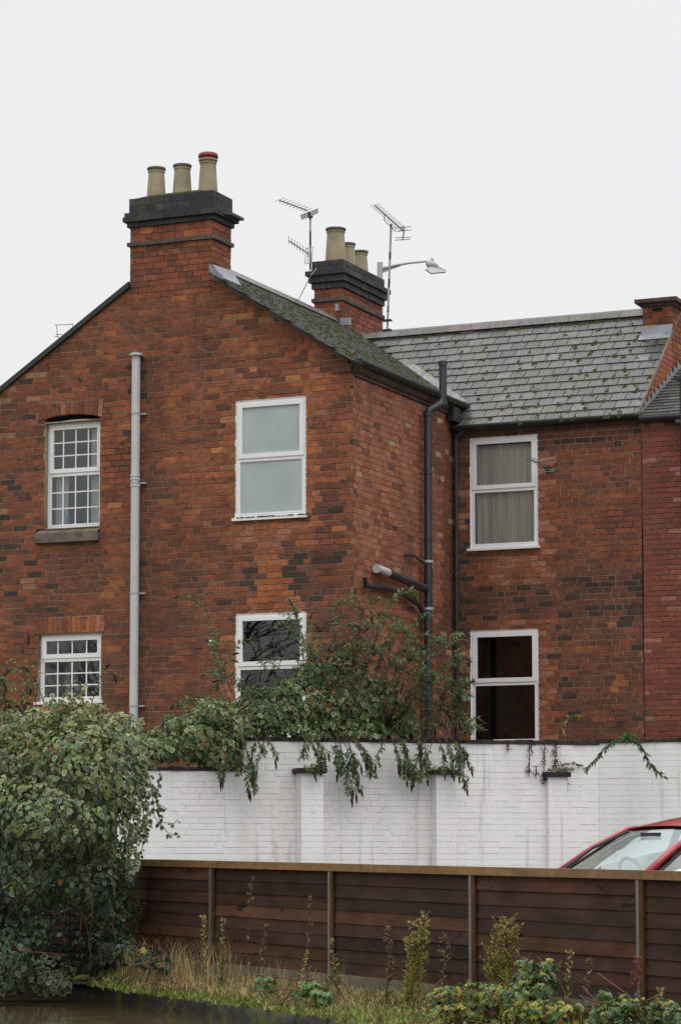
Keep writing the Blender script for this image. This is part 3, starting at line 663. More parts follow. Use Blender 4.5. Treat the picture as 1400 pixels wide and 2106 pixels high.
ch2 = stack('chimney', -17.80, -17.31, 39.3, 40.98, 9.0, lay2, house, 'rear chimney on the roof ridge with three buff pots')
pot((-17.56, 39.62, 11.19), .155, .56, ch2); pot((-17.56, 40.13, 11.19), .115, .42, ch2); pot((-17.56, 40.62, 11.16), .13, .42, ch2)
# right chimney of the end wall
x0, x1 = -12.165, XE; y0, y1 = 39.05, 40.05
lay3 = [(8.9, 9.88, 0, 'r')]
ch3 = stack('chimney', x0, x1, y0, y1, 8.7, lay3, house, 'plain end chimney with a flat slab and no pots')
q = MB(); q.box((x0-.035, y0-.035, 9.88), (x1+.035, y1+.035, 9.93)); part('corbel', q, 'cornice', ch3)
q = MB(); q.box((x0-.10, y0-.10, 9.93), (x1+.10, y1+.10, 9.99)); part('slab', q, 'cornice', ch3)
q = MB(); q.box((x0+.16, y0-.004, 9.80), (x1-.16, y0+.02, 9.85)); part('air_brick', q, 'shade_black', ch3)
# lead flashings
q = MB(); zf = main_z(y0)
q.add([(x0-.01, y0-.012, zf+.13), (x1+.012, y0-.012, zf+.13), (x1+.012, y0-.05, zf-.01), (x0-.01, y0-.05, zf-.01), (x0-.03, y0-.17, zf-.11), (x1, y0-.17, zf-.11)], [(0, 3, 2, 1), (3, 4, 5, 2)]); part('flashing', q, 'lead', ch3)
a = oy(440, 553, YG-.02); b = oy(474, 566, YG+.3)
q = MB(); xx = CH1[1]
q.prism([V3((xx-.03, YG-.045, wing_z(xx)+.13)), V3((xx-.03, YG-.045, wing_z(xx)+.02)), V3((xx+.20, YG-.045, wing_z(xx+.20)+.0)), V3((xx+.18, YG-.045, wing_z(xx+.18)+.06))], V3((0, .03, 0)))
q.add([(xx+.012, YG-.04, wing_z(xx)+.12), (xx+.012, YG+.62, wing_z(xx)+.16), (xx+.16, YG+.62, wing_z(xx+.16)+.03), (xx+.18, YG-.04, wing_z(xx+.18)+.03)], [(0, 3, 2, 1)]); part('flashing', q, 'lead', ch1)
q = MB(); q.box((-17.325, 39.25, wing_z(-17.3)+.0), (-17.16, 39.33, wing_z(-17.3)+.12)); part('flashing', q, 'lead', ch2)
q = MB(); q.box((-17.42, 39.275, 10.30), (-17.36, 39.3, 10.42)); part('cable_box', q, 'lead', ch2)
# stepped flashing down the end wall, verge mortar
q = MB()
def nz(y): return main_z(y)-.42-.06*(y-YR)*.0
steps = 13
for i in range(steps):
    y = YR-.05+i*.19; zr = lambda yy: ZR-.06+.50*(yy-YR+.12)
    q.prism([V3((XE+.012+.004*(i % 2), y, zr(y)-.02)), V3((XE+.012+.004*(i % 2), y+.20, zr(y+.20)-.02)), V3((XE+.012+.004*(i % 2), y+.20, zr(y+.20)+.05)), V3((XE+.012+.004*(i % 2), y, zr(y)+.17))], V3((.010, 0, 0)))
part('stepped_flashing', q, 'lead', house)
q = MB(); a = V3((XE-.005, YR-.15, ZR-.03)); b = V3((XE-.005, y0-.02, main_z(y0)-.01)); q.prism([a+Z*.035, b+Z*.035, b-Z*.02, a-Z*.02], V3((.03, 0, 0))); part('verge_mortar', q, 'verge', house)
# ------------------------------------------------------------------ gutters, cornices, pipes
def loft(mb, prof, a, b, side, c=W1):   # profile (out, up) swept a->b
    vs = [a+side*o+Z*u_ for o, u_ in prof]+[b+side*o+Z*u_ for o, u_ in prof]; n = len(prof)
    mb.add(vs, [(i, (i+1) % n, (i+1) % n+n, i+n) for i in range(n)]+[tuple(range(n-1, -1, -1)), tuple(range(n, 2*n))], c)
GP = [(0, .0), (.01, -.05), (.04, -.075), (.08, -.07), (.11, -.04), (.12, 0), (.11, .01), (.0, .012)]
q = MB(); zg = ZE-.01; loft(q, GP, V3((XS+.05, YG-.04, zg)), V3((XS+.05, 37.7, zg)), NS); part('gutter', q, 'gutter', house, angle=60)
q = MB(); zg2 = ZR-.005; loft(q, GP, V3((XS+.05, YR-.07, zg2)), V3((XE+.02, YR-.07, zg2)), NG); part('gutter', q, 'gutter', house, angle=60)
CP = [(0, 0), (.075, 0), (.085, -.03), (.07, -.075), (.045, -.11), (.02, -.125), (0, -.13)]
nC = 7; 
for i in range(nC):
    yA = YG-.002+i*(YR-YG)/nC; yB = yA+(YR-YG)/nC-.012; q = MB(); loft(q, CP, V3((XS-.004, yA, ZE-.05)), V3((XS-.004, yB, ZE-.05)), NS); part('cornice_brick', q, 'cornice', house, angle=60)
q = MB(); loft(q, [(0, 0), (.03, 0), (.03, -.03), (0, -.035)], V3((XS, YG+.02, ZE-.182)), V3((XS, YR, ZE-.182)), NS); part('string_course', q, 'cornice', house)
for i in range(9):
    xA = XS+.05+i*(XE-XS-.05)/9; xB = xA+(XE-XS-.05)/9-.01; q = MB(); loft(q, [(0, 0), (.055, 0), (.06, -.03), (.04, -.08), (0, -.10)], V3((xA, YR+.004, ZR-.04)), V3((xB, YR+.004, ZR-.04)), NG); part('cornice_brick', q, 'cornice', house, angle=60)
# kneeler block on the corner under the gutter
q = MB(); q.box((XS-.30, YG-.035, ZE-.17), (XS-.006, YG-.001, ZE-.02), (.16, .07, .05)); q.box((XS-.14, YG-.04, ZE-.02), (XS+.03, YG-.002, ZE+.06), (.16, .07, .05)); part('kneeler', q, 'brick2', house)
def pipe(name, pts, r, mt, label=None, n=14):
    q = MB(); q.tube(pts, r, n); return part(name, q, mt, house, label=label, angle=40)
def collar(p, c, r, hh, mt, name='pipe_collar'):
    q = MB(); q.tube([V3(c)-Z*hh/2, V3(c)+Z*hh/2], r, 14); return part(name, q, mt, p, angle=40)
# grey vent pipe
XP = -17.965; yp = YG-.10
pg = pipe('vent_pipe', [(XP, yp, 2.3), (XP+.003, yp, 8.60)], .062, 'pipegrey', 'tall pale grey vent pipe on the gable')
q = MB(); q.lathe((XP+.003, yp, 8.60), [(.05, 0), (.105, .005), (.105, .025), (.06, .055), (0, .06)], 18); part('vent_cap', q, 'lampgrey', pg, angle=40)
for v in (1452, 1220, 993, 851):
    z = oy(280, v, yp).z; collar(pg, (XP, yp, z), .067, .03, 'lampgrey', 'pipe_bracket'); q = MB(); q.box((XP+.05, YG-.06, z-.012), (XP+.14, YG-.01, z+.012)); part('bracket_arm', q, 'lampgrey', pg)
for v in (978, 985, 999): collar(pg, (XP, yp, oy(280, v, yp).z), .072, .028, 'pipegrey')
# black soil pipe on the side wall
xs = XS+.12; ys = 36.07
ps = pipe('soil_pipe', [(xs, ys, 2.3), (xs, ys, 7.88), (xs+.01, ys+.03, 7.99), (xs+.13, ys+.20, 8.10), (xs+.15, ys+.23, 8.2), (xs+.15, ys+.23, 8.74)], .058, 'blackplastic', 'black soil pipe on the side wall with a bend over the gutter')
for zc in (7.93, 8.12, 8.70): collar(ps, (xs+(.15 if zc > 8 else 0), ys+(.23 if zc > 8 else 0), zc), .066, .07, 'blackplastic')
for v in (973, 1110, 1155, 1190, 1237, 1252, 1400): collar(ps, (xs, ys, ox(880, v, xs).z), .067, .035 if v != 1190 else .12, 'blackplastic' if v not in (1155, 1252) else 'whitecap')
pw = pipe('waste_pipe', [(xs-.02, 34.22, 5.47), (xs-.02, 34.55, 5.45), (xs-.01, 36.0, 5.36)], .058, 'blackplastic', 'fat sloping waste pipe with a white-splashed end')
q = MB(); q.tube([(xs-.02, 34.20, 5.475), (xs-.02, 34.60, 5.45)], .062, 12); part('pipe_end', q, 'whitecap', pw, angle=40)
pipe('waste_pipe', [(xs-.05, 33.87, 5.32), (xs-.05, 33.9, 5.2), (xs-.04, 34.6, 5.24), (xs-.04, 35.3, 5.20), (xs-.03, 35.8, 5.10), (xs-.02, 36.02, 4.93), (xs-.01, 36.04, 4.78)], .036, 'blackplastic', 'thinner curved waste pipe')
pipe('waste_pipe', [(XS, 35.45, 5.80), (xs-.05, 35.46, 5.80), (xs-.03, 35.62, 5.80), (xs-.01, 36.0, 5.72)], .024, 'dkmetal', 'short thin overflow pipe')
pipe('overflow_stub', [(XS, 35.0, oy(800, 1081, 35.0).z), (XS+.05, 35.25, oy(800, 1081, 35.0).z)], .012, 'rusty')
xd = XS+.10; yd = YR-.09
pd_ = pipe('downpipe', [(xd-.02, yd, 2.3), (xd-.02, yd, 7.70), (xd, yd, 7.78), (xd+.12, yd-.03, 7.86), (xd+.15, yd-.04, 7.93)], .034, 'blackplastic', 'thin black downpipe in the corner', n=10)
for z in (3.9, 5.7, 7.3): collar(pd_, (xd-.02, yd, z), .042, .05, 'blackplastic')
q = MB(); q.box((XS+.02, YR-.30, ZE-.33), (XS+.13, YR-.02, ZE-.12)); part('gutter_return', q, 'gutter', house)
# small fittings on walls
q = MB(); p = wg(436, 1323); q.lathe((0, 0, 0), [(.0, .05), (.045, .045), (.05, .02), (.05, 0)], 14); o = part('wall_vent', q, 'upvc', house, angle=60, label='small round white wall vent'); o.rotation_euler = (math.pi/2, 0, 0); o.location = (p.x, YG, p.z); 
q = MB(); p = wg(425, 723); q.tube([V3((p.x-.06, YG-.10, p.z+.02)), V3((p.x+.08, YG, p.z-.03))], .009, 6); part('metal_peg', q, 'rusty', house)
q = MB(); p = wg(166, 780); q.tube([V3((p.x-.02, YG-.05, p.z+.03)), V3((p.x, YG-.05, p.z)), V3((p.x, YG, p.z-.02))], .012, 6); part('wall_hook', q, 'dkmetal', house)
p = wr(959, 1436); q = MB(); q.box((p.x-.055, YR-.02, p.z-.035), (p.x+.055, YR-.004, p.z+.035)); nb = part('number_plate', q, 'plate', house, label='small white plate reading 18 beside the lower window')
fc = bpy.data.curves.new('plate_number', 'FONT'); fc.body = '18.'; fc.size = .085; fc.align_x = 'CENTER'; fc.align_y = 'CENTER'; fc.extrude = .001; fc.offset = .002; fo = bpy.data.objects.new('plate_number', fc); fc.materials.append(M['ink']); col.objects.link(fo); fo.location = (p.x, YR-.0225, p.z); fo.rotation_euler = (math.pi/2, 0, 0); fo.parent = nb
bpy.context.view_layer.update(); me_ = bpy.data.meshes.new_from_object(fo.evaluated_get(bpy.context.evaluated_depsgraph_get())); fm = bpy.data.objects.new('digits', me_); col.objects.link(fm); fm.location = fo.location; fm.rotation_euler = fo.rotation_euler; fm.parent = nb; bpy.data.objects.remove(fo)
q = MB(); p = wr(1325, 868); q.tube([V3((p.x, YR-.1, p.z+.03)), V3((p.x+.01, YR-.08, p.z-.06)), V3((p.x-.01, YR-.05, p.z-.10))], .007, 6); part('wall_hook', q, 'steel', house)
# ------------------------------------------------------------------ neighbouring house
nei = thing('brick_house', 'neighbouring house of smoother red brick with a low slate roof at the far right', 'house', (XE+1.5, YR, ZY))
XN = XE+4.5
b8, m8 = lay(None, X1, NG, ZY-.2, ZR-.03, XE+.03, XN, .0755, neigh_col, seed=14, L=.222, H=.106)
c8 = []; pn = wallpart('facade', OR+V3((0, -.012, 0)), X1, NG, [(b8, m8)], 'mortar_r', 'brick2', nei, c8, 25)
pool = []
for bi, (poly, c, full, ln) in enumerate(b8):
    if full:
        P = OR+X1*poly[0][0]+Z*poly[0][1]; u, v = proj(P)
        if u < 1400 and v < 1515: pool.append((-ln, bi))
pool.sort(); finish_walls(c8, set((0, bi) for _, bi in pool[:290]), .0755)
TN = .50
nN = V3((0, -TN, 1)).normalized(); rn = sheet('roof', [(XE+.02, YR-.12, ZR-.06), (XN, YR-.12, ZR-.06), (XN, YR+2.5, ZR-.06+TN*2.62), (XE+.02, YR+2.5, ZR-.06+TN*2.62)], 'slate_old', nei, .03, nN)
Bn = V3((0, 1, TN)).normalized(); bigN, lst, cn = slate_roof('n', V3((XE+.03, YR-.15, ZR-.06)), X1, Bn, nN, 20, 16, .42, .15, 'slate_old', lambda c: c.y < YR+2.4, SLW, rn, 40, Atot=4.4)
part('slates', bigN, 'slate_old', rn, kind='stuff')
q = MB(); loft(q, GP, V3((XE+.03, YR-.07, ZR-.065)), V3((XN, YR-.07, ZR-.065)), NG); part('gutter', q, 'gutter', nei, angle=60)
q = MB(); a = wr(1400, 790); q.tube([(a.x+.05, YR-.15, a.z-2.0), (a.x+.05, YR-.15, a.z)], .035, 10); part('downpipe', q, 'blackplastic', nei)
a = oy(1393, 868, YR-.15); q = MB(); q.tube([(a.x-.03, YR-.15, a.z), (a.x+.3, YR-.12, a.z-.02)], .045, 10); part('waste_pipe', q, 'blackplastic', nei)
a = oy(1396, 778, YR-.12); q = MB(); q.box((a.x-.04, YR-.25, a.z-.04), (a.x+.25, YR-.1, a.z)); q.prism([V3((a.x-.02, YR-.25, a.z)), V3((a.x+.25, YR-.25, a.z)), V3((a.x+.25, YR-.25, a.z+.09))], V3((0, .15, 0))); part('porch_cap', q, 'gutter', nei)
q = MB(); q.box((XN-.03, YR+.03, ZY-1), (XN, YR+5, ZR-.2)); q.box((XE+.1, YR+4.9, ZY-1), (XN, YR+5, ZR)); part('back_wall', q, 'brick2', nei)
# ------------------------------------------------------------------ aerials
def yagi(root, a, b, e, n, ln, r=.0045, boom=.010, taper=0, mt='rusty'):
    q = MB(); q.tube([a, b], boom, 6); part('boom', q, mt, root)
    el = MB()
    for i in range(n):
        t = i/(n-1) if n > 1 else 0; p = a.lerp(b, t); l = ln*(1-taper*t); el.tube([p-e*l/2+V3((0, 0, .01)), p+e*l/2+V3((0, 0, .01))], r, 5)
    part('elements', el, mt, root)
m1r = thing('tv_aerial', 'thin mast behind the rear chimney carrying two aerials, the upper with a plate reflector', 'aerial', (-17.87, 39.25, 10.9))
D1 = 40.6
a = at(638, 556, D1); b = at(638, 436, D1); q = MB(); q.tube([a, b], .016, 8); part('mast', q, 'striped', m1r)
ta, tb = at(575, 412, D1-.6), at(632, 433, D1-.05)
ee = (at(590, 405, D1)-at(570, 414, D1)).normalized()
yagi(m1r, ta, tb, ee, 9, .15)
ra, rb_ = at(617, 442, D1-.05), at(654, 428, D1-.05); dn = (at(638, 452, D1-.05)-at(638, 440, D1-.05)).normalized()
q = MB(); hz_ = (rb_-ra); nn_ = hz_.cross(dn).normalized()
q.prism([ra, ra+hz_*.42+Z*.0, ra+hz_*.42+dn*.085+hz_*.02, ra+dn*.085+hz_*.08], nn_*.012); q.prism([ra+hz_*.55, rb_, rb_+dn*.075+hz_*.02, ra+hz_*.62+dn*.085], nn_*.012); part('reflector', q, 'lampgrey', m1r)
q = MB(); q.box(tuple(at(638, 440, D1)-V3((.03, .03, .06))), tuple(at(638, 440, D1)+V3((.03, .03, .03)))); part('clamp', q, 'dkmetal', m1r)
ta, tb = at(594, 495, D1-.5), at(634, 522, D1-.05); yagi(m1r, ta, tb, Z, 8, .125)
q = MB(); f0 = at(629, 511, D1-.05); f1 = at(643, 508, D1-.05); f2 = at(641, 541, D1-.05); f3 = at(627, 543, D1-.05)
for s_, t_ in ((f0, f1), (f1, f2), (f2, f3), (f3, f0), (f0.lerp(f1, .33), f3.lerp(f2, .33)), (f0.lerp(f1, .66), f3.lerp(f2, .66))): q.tube([s_, t_], .006, 5)
part('reflector', q, 'lampgrey', m1r)
q = MB(); q.tube([at(652, 551, 40.2), at(640, 565, 40.2), oy(613, 618, 38.2)], .007, 5); part('stay', q, 'lampgrey', m1r)
m2r = thing('tv_aerial', 'leaning flaky mast beside the rear chimney topped by a long many-toothed aerial', 'aerial', (-17.2, 41.1, 10.3))
D2 = 42.3
a = at(796, 682, D2); b = at(804, 461, D2); q = MB(); q.tube([a, b], .019, 8); part('mast', q, 'striped', m2r)
ta, tb = at(771, 423, D2-.5), at(828, 474, D2+.1); e2 = (at(780, 420, D2)-at(762, 424, D2)).normalized()
yagi(m2r, ta, tb, e2, 18, .15, r=.004)
q = MB()
for (u0, v0, u1, v1) in ((800, 469, 845, 466), (815, 476, 846, 473), (812, 489, 845, 488), (811, 494, 844, 492)): q.tube([at(u0, v0, D2+.1), at(u1, v1, D2+.1)], .006, 5)
q.tube([at(829, 466, D2+.1), at(830, 480, D2+.1), at(827, 494, D2+.1)], .012, 6); part('reflector', q, 'rusty', m2r)
q = MB(); q.tube([at(790, 442, D2-.2), at(790, 453, D2-.2), at(802, 465, D2-.05), at(812, 476, D2), at(814, 468, D2)], .007, 6); part('bracket', q, 'rusty', m2r)
for v in (659, 679):
    q = MB(); q.box(tuple(at(787, v, D2)-V3((.02, .02, .012))), tuple(at(803, v, D2)+V3((.02, .02, .012)))); part('wall_bracket', q, 'dkmetal', m2r)
m3r = thing('tv_aerial', 'small aerial fixed to the wall beside the curtained upper window', 'aerial', (-13.1, YR, 7.3))
ta, tb = oy(1090, 945, YR-.55), oy(1122, 961, YR-.12); yagi(m3r, ta, tb, X1, 7, .16, r=.005, boom=.009)
q = MB()
for (u0, v0, u1, v1) in ((1104, 947, 1139, 942), (1110, 955, 1140, 951), (1106, 967, 1141, 965), (1104, 972, 1139, 969)): q.tube([oy(u0, v0, YR-.13), oy(u1, v1, YR-.13)], .006, 5)
part('reflector', q, 'lampgrey', m3r); q = MB(); q.box(tuple(oy(1119, 957, YR-.14)), tuple(oy(1133, 964, YR-.005)+V3((0, 0, -.03)))); part('bracket', q, 'dkmetal', m3r)
m4r = thing('tv_aerial', 'faint bare aerial showing above the far left roof slope', 'aerial', at(120, 720, 46))
D4 = 46; q = MB()
for pts in (((113, 668.5), (150, 667)), ((117, 669), (119, 692), (124, 700)), ((115, 688), (130, 688)), ((113, 692), (122, 692)), ((150, 665), (152, 690), (150, 760))): q.tube([at(*k, D4) for k in pts], .006, 5)
q.tube([at(124, 700, D4), at(150, 705, D4)], .01, 5); q.tube([at(150, 700, D4), at(150, 830, D4)], .018, 6); part('elements', q, 'rusty', m4r)
# ------------------------------------------------------------------ street lamp
DL = 47.0
lamp = thing('street_lamp', 'grey street lamp rising behind the rear chimney', 'street lamp', V3((at(781, 545, DL).x, at(781, 545, DL).y, .3)))
pt = at(781, 540, DL); q = MB(); q.tube([V3((pt.x, pt.y, .3)), V3((pt.x, pt.y, pt.z-1.2)), V3((pt.x, pt.y, pt.z))], [.09, .055, .05], 14); part('column', q, 'lampgrey', lamp, angle=40)
dl = RT
q = MB(); q.tube([at(786, 552, DL), at(810, 546, DL), at(840, 541, DL), at(880, 537, DL)], [.026, .024, .02, .019], 10); part('arm', q, 'lampgrey', lamp, angle=40)
q = MB(); q.prism([at(787, 554, DL), at(787, 561, DL), at(824, 547, DL), at(822, 544.5, DL)], (FW*.02)); part('arm_gusset', q, 'lampgrey', lamp)
c0 = at(884, 545, DL); q = MB(); q.tube([at(876, 540, DL), at(882, 543, DL), at(890, 545, DL), at(899, 548, DL)], [.035, .075, .07, .03], 14); hd = part('lamp_body', q, 'lampgrey', lamp, smooth=True)
q = MB(); q.tube([at(888, 536, DL), at(888, 531, DL)], [.034, .026], 12); part('photocell', q, 'lamplens', lamp, angle=40)
q = MB(); L0 = [at(874, 553, DL-.15), at(884, 549, DL-.15), at(906, 549.5, DL), at(918, 556, DL+.1), at(916, 559, DL), at(886, 561.5, DL-.25)]
ext = FW*.16+Z*.0; q.prism(L0, ext); part('lamp_head', q, 'lampgrey', lamp, angle=40)
q = MB(); q.prism([at(896, 541, DL), at(903, 549, DL), at(886, 549, DL)], FW*.05); part('lamp_bracket', q, 'lampgrey', lamp)
# ------------------------------------------------------------------ white yard wall
A0 = V3((-16.75, 29.69, 0)); BEND = V3((-11.305, 34.143, 0)); XW = (BEND-A0); LW = XW.length; XW.normalize(); NW = V3((XW.y, -XW.x, 0))
if NW.dot(CAM-A0) < 0: NW = -NW
ww = thing('brick_wall', 'tall white painted brick yard wall with black mouldy coping', 'wall', (-13.9, 32.0, .3))
GZ = .30
def swall(u): q = opl(u, 1650, A0, NW); return (q-A0).dot(XW)
sstep = swall(500)
def wc(s, z, r): k = r.uniform(.985, 1.01); return (k*.90, k*.885, k*.87)
white_c = []
HW = .0762
bw, mw = lay(None, XW, NW, GZ, 2.57, 0, sstep, HW, wc, seed=41, L=.215, H=.10, j=.005, jv=.001)
bw2, mw2 = lay(None, XW, NW, GZ, 2.96, sstep, LW, HW, wc, seed=42, L=.215, H=.10, j=.005, jv=.001)
pw1 = wallpart('wall_face', A0, XW, NW, [(bw, mw), (bw2, mw2)], 'white', 'white', ww, white_c, 43)
XR2 = X1; bw3, mw3 = lay(None, X1, NG, GZ, 2.985, 0.002, 3.4, HW, wc, seed=44, L=.215, H=.10, j=.005, jv=.001)
pw2 = wallpart('wall_face', V3((BEND.x, BEND.y, 0)), X1, NG, [(bw3, mw3)], 'white', 'white', ww, white_c, 45)
pool = []
for ci, (p_, O, X, Nn, bs, mt, sd_) in enumerate(white_c):
    for bi, (poly, c, full, ln) in enumerate(bs):
        if full:
            P = O+X*poly[0][0]+Z*poly[0][1]; u, v = proj(P)
            if 330 < u < 1390 and 1530 < v < 1765 and not (1180+1785-v < u): pool.append((-ln/(P-CAM).length, ci, bi))
pool.sort(); finish_walls(white_c, set((a, b) for _, a, b in pool[:270]), HW)
def wallbox(mb, s0, s1, z0, z1, n0, n1, c=W1): mb.obox(A0, XW, NW, Z, (s0, n0, z0), (s1, n1, z1), c)
q = MB(); wallbox(q, 0, sstep, GZ-.3, 2.565, -.22, -.012); wallbox(q, sstep, LW+.02, GZ-.3, 2.955, -.22, -.012); q.box((BEND.x, BEND.y+.02, GZ-.3), (BEND.x+3.4, BEND.y+.22, 2.98)); part('wall_core', q, 'white', ww)
# coping: uneven blackened bricks on edge
def coping(s0, s1, z, h_, nm=None):
    r = random.Random(9); s = s0; q = MB(); p = MB(); wallbox(p, s0, s1, z, z+h_*.5, -.20, -.02); root = part('coping', p, 'copeblack', ww)
    while s < s1-.02:
        l = min(r.uniform(.10, .24), s1-s); b = MB(); dz = r.uniform(-.008, .012); wallbox(b, s+.003, s+l-.003, z+.004, z+h_+dz, -.24-r.uniform(0, .01), .02+r.uniform(-.01, .014)); part('coping_brick', b, 'copeblack', root); s += l
coping(0, sstep, 2.57, .05); coping(sstep-.02, LW, 2.96, .055)
q = MB(); r_ = random.Random(5); x = BEND.x-.02
q.box((x, BEND.y-.01, 2.985), (BEND.x+3.4, BEND.y+.2, 3.0)); rc = part('coping', q, 'copeblack', ww)
while x < BEND.x+3.4:
    l = r_.uniform(.12, .24); b = MB(); b.box((x, BEND.y-.02-r_.uniform(0, .012), 2.99), (x+l-.004, BEND.y+.24, 3.03+r_.uniform(-.006, .01))); part('coping_brick', b, 'copeblack', rc); x += l
# pilasters with little caps
PROT = .30
def pil(u0, u1, vcap, capu0, capu1, PROT=.30):
    O = A0+NW*PROT
    p0 = opl(u0, 1650, O, NW); p1 = opl(u1, 1650, O, NW); s0 = (p0-O).dot(XW); s1 = (p1-O).dot(XW); zc = opl(u0, vcap, O, NW).z-.055
    bs, ms = lay(None, XW, NW, GZ, zc, s0, s1, HW, wc, seed=50, L=(s1-s0)*.62, H=(s1-s0)*.34, mode='flemish', j=.006, jv=.001)
    q = MB(); 
    for poly in ms: q.add([O+XW*s+Z*z-NW*.007 for s, z in poly], [tuple(range(len(poly)))])
    wallbox(q, s0+.006, s1-.006, GZ, zc, .002, PROT-.012)
    pp = part('pilaster', q, 'white', ww); qb = MB(); bricks_to_mb(qb, bs, O, XW, NW, random.Random(3))
    bs2, _ = lay(None, NW, -XW, GZ, zc, .004, PROT-.022, HW, wc, seed=52, L=.2, H=.1, j=.006, jv=.001); bricks_to_mb(qb, bs2, A0+XW*s0, NW, -XW, random.Random(4))
    part('brickwork', qb, 'white', pp, kind='stuff')
    q = MB(); wallbox(q, s0-.05, s1+.04, zc, zc+.065, .0, PROT+.04); part('pilaster_cap', q, 'copeblack', ww)
    return s0, s1, zc
PIL = [pil(620, 665, 1581, 0, 0), pil(897, 938, 1584, 0, 0, .24), pil(1128, 1166, 1589, 0, 0, .11)]
# ------------------------------------------------------------------ fence
def fp(u): d = 21.6*3175/(u+2200); return at(u, 1780, d)
FP = fp(975); F2 = fp(1320); FX = V3((F2.x-FP.x, F2.y-FP.y, 0)).normalized(); FN = V3((FX.y, -FX.x, 0)); 
if FN.dot(CAM-FP) < 0: FN = -FN
FO = V3((FP.x, FP.y, 0))
def ft(u): q = opl(u, 1850, FO, FN); return (q-FO).dot(FX)
posts = [ft(440)-5.0, ft(440)-2.5, ft(440), ft(685), 0.0, ft(1320), ft(1320)+2.42, ft(1320)+4.84]
fence = thing('timber_fence', 'low dark brown horizontal board fence with a pale top rail beside the canal bank', 'fence', (FO.x, FO.y, .3))
rf = random.Random(77); FXS = FX-Z*.0085; ZB0, ZB1, ZT = .425, 1.325, 1.395
BC = [(4, (.056, .030, .023)), (3, (.044, .025, .020)), (3, (.066, .033, .024)), (1, (.095, .046, .029))]
for i in range(len(posts)-1):
    a, b = posts[i]+.03, posts[i+1]-.03; nb_ = 8; hb = (ZB1-ZB0)/nb_
    for k in range(nb_):
        q = MB(); z0 = ZB0+k*hb; dn_ = rf.uniform(-.003, .005); c = pickc(rf, BC); kf = rf.uniform(.8, 1.2); cc = tuple(x*kf for x in c); gap = -.004 if k else 0; hb_ = hb+(.012 if k == nb_-1 else 0)
        t1, t2 = rf.uniform(-.004, .004), rf.uniform(-.004, .004)
        # feather-edged board: thicker at the foot
        P = lambda s, n, z: FO+FXS*s+FN*n+Z*z
        q.add([P(a, -.02, z0+gap+t1), P(b, -.02, z0+gap+t2), P(b, .012+dn_, z0+gap+t2), P(a, .012+dn_, z0+gap+t1), P(a, -.02, z0+hb_+t1), P(b, -.02, z0+hb_+t2), P(b, .002+dn_, z0+hb_+t2), P(a, .002+dn_, z0+hb_+t1)],
              [(0, 1, 2, 3), (4, 7, 6, 5), (3, 2, 6, 7), (0, 4, 5, 1), (1, 5, 6, 2), (0, 3, 7, 4)], cc)
        part('board', q, 'board', fence)
    q = MB(); q.obox(FO, FXS, FN, Z, (a-.03, -.03, .20), (b+.03, .035, ZB0-.004)); part('gravel_board', q, 'concrete', fence)
for s in posts:
    q = MB(); q.obox(FO-Z*.0085*s, FX, FN, Z, (s-.018, .012, .2), (s+.018, .045, ZB1)); q.obox(FO-Z*.0085*s, FX, FN, Z, (s-.018, -.05, .2), (s+.018, -.02, ZB1)); q.obox(FO-Z*.0085*s, FX, FN, Z, (s-.004, -.02, .2), (s+.004, .012, ZB1)); pp = part('post', q, 'steel', fence)
    for sg, w0, w1_ in ((1, .019, .060), (-1, .019, .034)):
        q = MB(); q.obox(FO-Z*.0085*s, FX, FN, Z, (min(sg*w0, sg*w1_)+s, .018, ZB0-.02), (max(sg*w0, sg*w1_)+s, .040, ZB1-.002), (.09, .042, .018)); part('batten', q, 'board', fence)
jts = [posts[0], ft(300), ft(753), ft(1153), ft(1330), posts[-1]]
for a, b in zip(jts, jts[1:]):
    q = MB(); q.obox(FO, FXS, FN, Z, (a+.003, -.045, ZB1+rf.uniform(0, .003)), (b-.003, .05, ZT+rf.uniform(-.003, .003))); part('top_rail', q, 'rail', fence)
# ------------------------------------------------------------------ ground, canal, kerb
WE = [oz(-160, 2017, 0), oz(0, 2030, 0), oz(140, 2045, 0), oz(250, 2057, 0), oz(300, 2066, 0), oz(382, 2083, 0), oz(500, 2106, 0)]
dd = (WE[-1]-WE[-2]).normalized(); WE.append(WE[-1]+dd*3); WE.append(WE[-1]+dd*14); WE.insert(0, WE[0]-(WE[1]-WE[0]).normalized()*-1*-6)
WE[0] = WE[1]+(WE[1]-WE[2]).normalized()*8
KP = [(0, -.6), (0, .06), (-.012, .12), (.02, .17), (.07, .197), (.32, .205), (.36, .15)]
# resample the edge
pts = []
for a, b in zip(WE, WE[1:]):
    n = max(1, int((b-a).length/.35))
    for i in range(n): pts.append(a.lerp(b, i/n))
pts.append(WE[-1])
kb = MB(); rows = []; rk = random.Random(3)
for i, p in enumerate(pts):
    d = (pts[min(i+1, len(pts)-1)]-pts[max(i-1, 0)]).normalized(); nrm_ = V3((-d.y, d.x, 0))
    if nrm_.dot(FO-p) < 0: nrm_ = -nrm_
    rows.append([p+nrm_*(o+rk.uniform(-.012, .012))+Z*(z+rk.uniform(-.008, .008) if z > 0 else z) for o, z in KP])
vs = [x for r_ in rows for x in r_]; n = len(KP)
kb.add(vs, [(i*n+k, (i+1)*n+k, (i+1)*n+k+1, i*n+k+1) for i in range(len(rows)-1) for k in range(n-1)])
tag(part('canal_edge', kb, 'kerb', None, smooth=True), kind='structure')
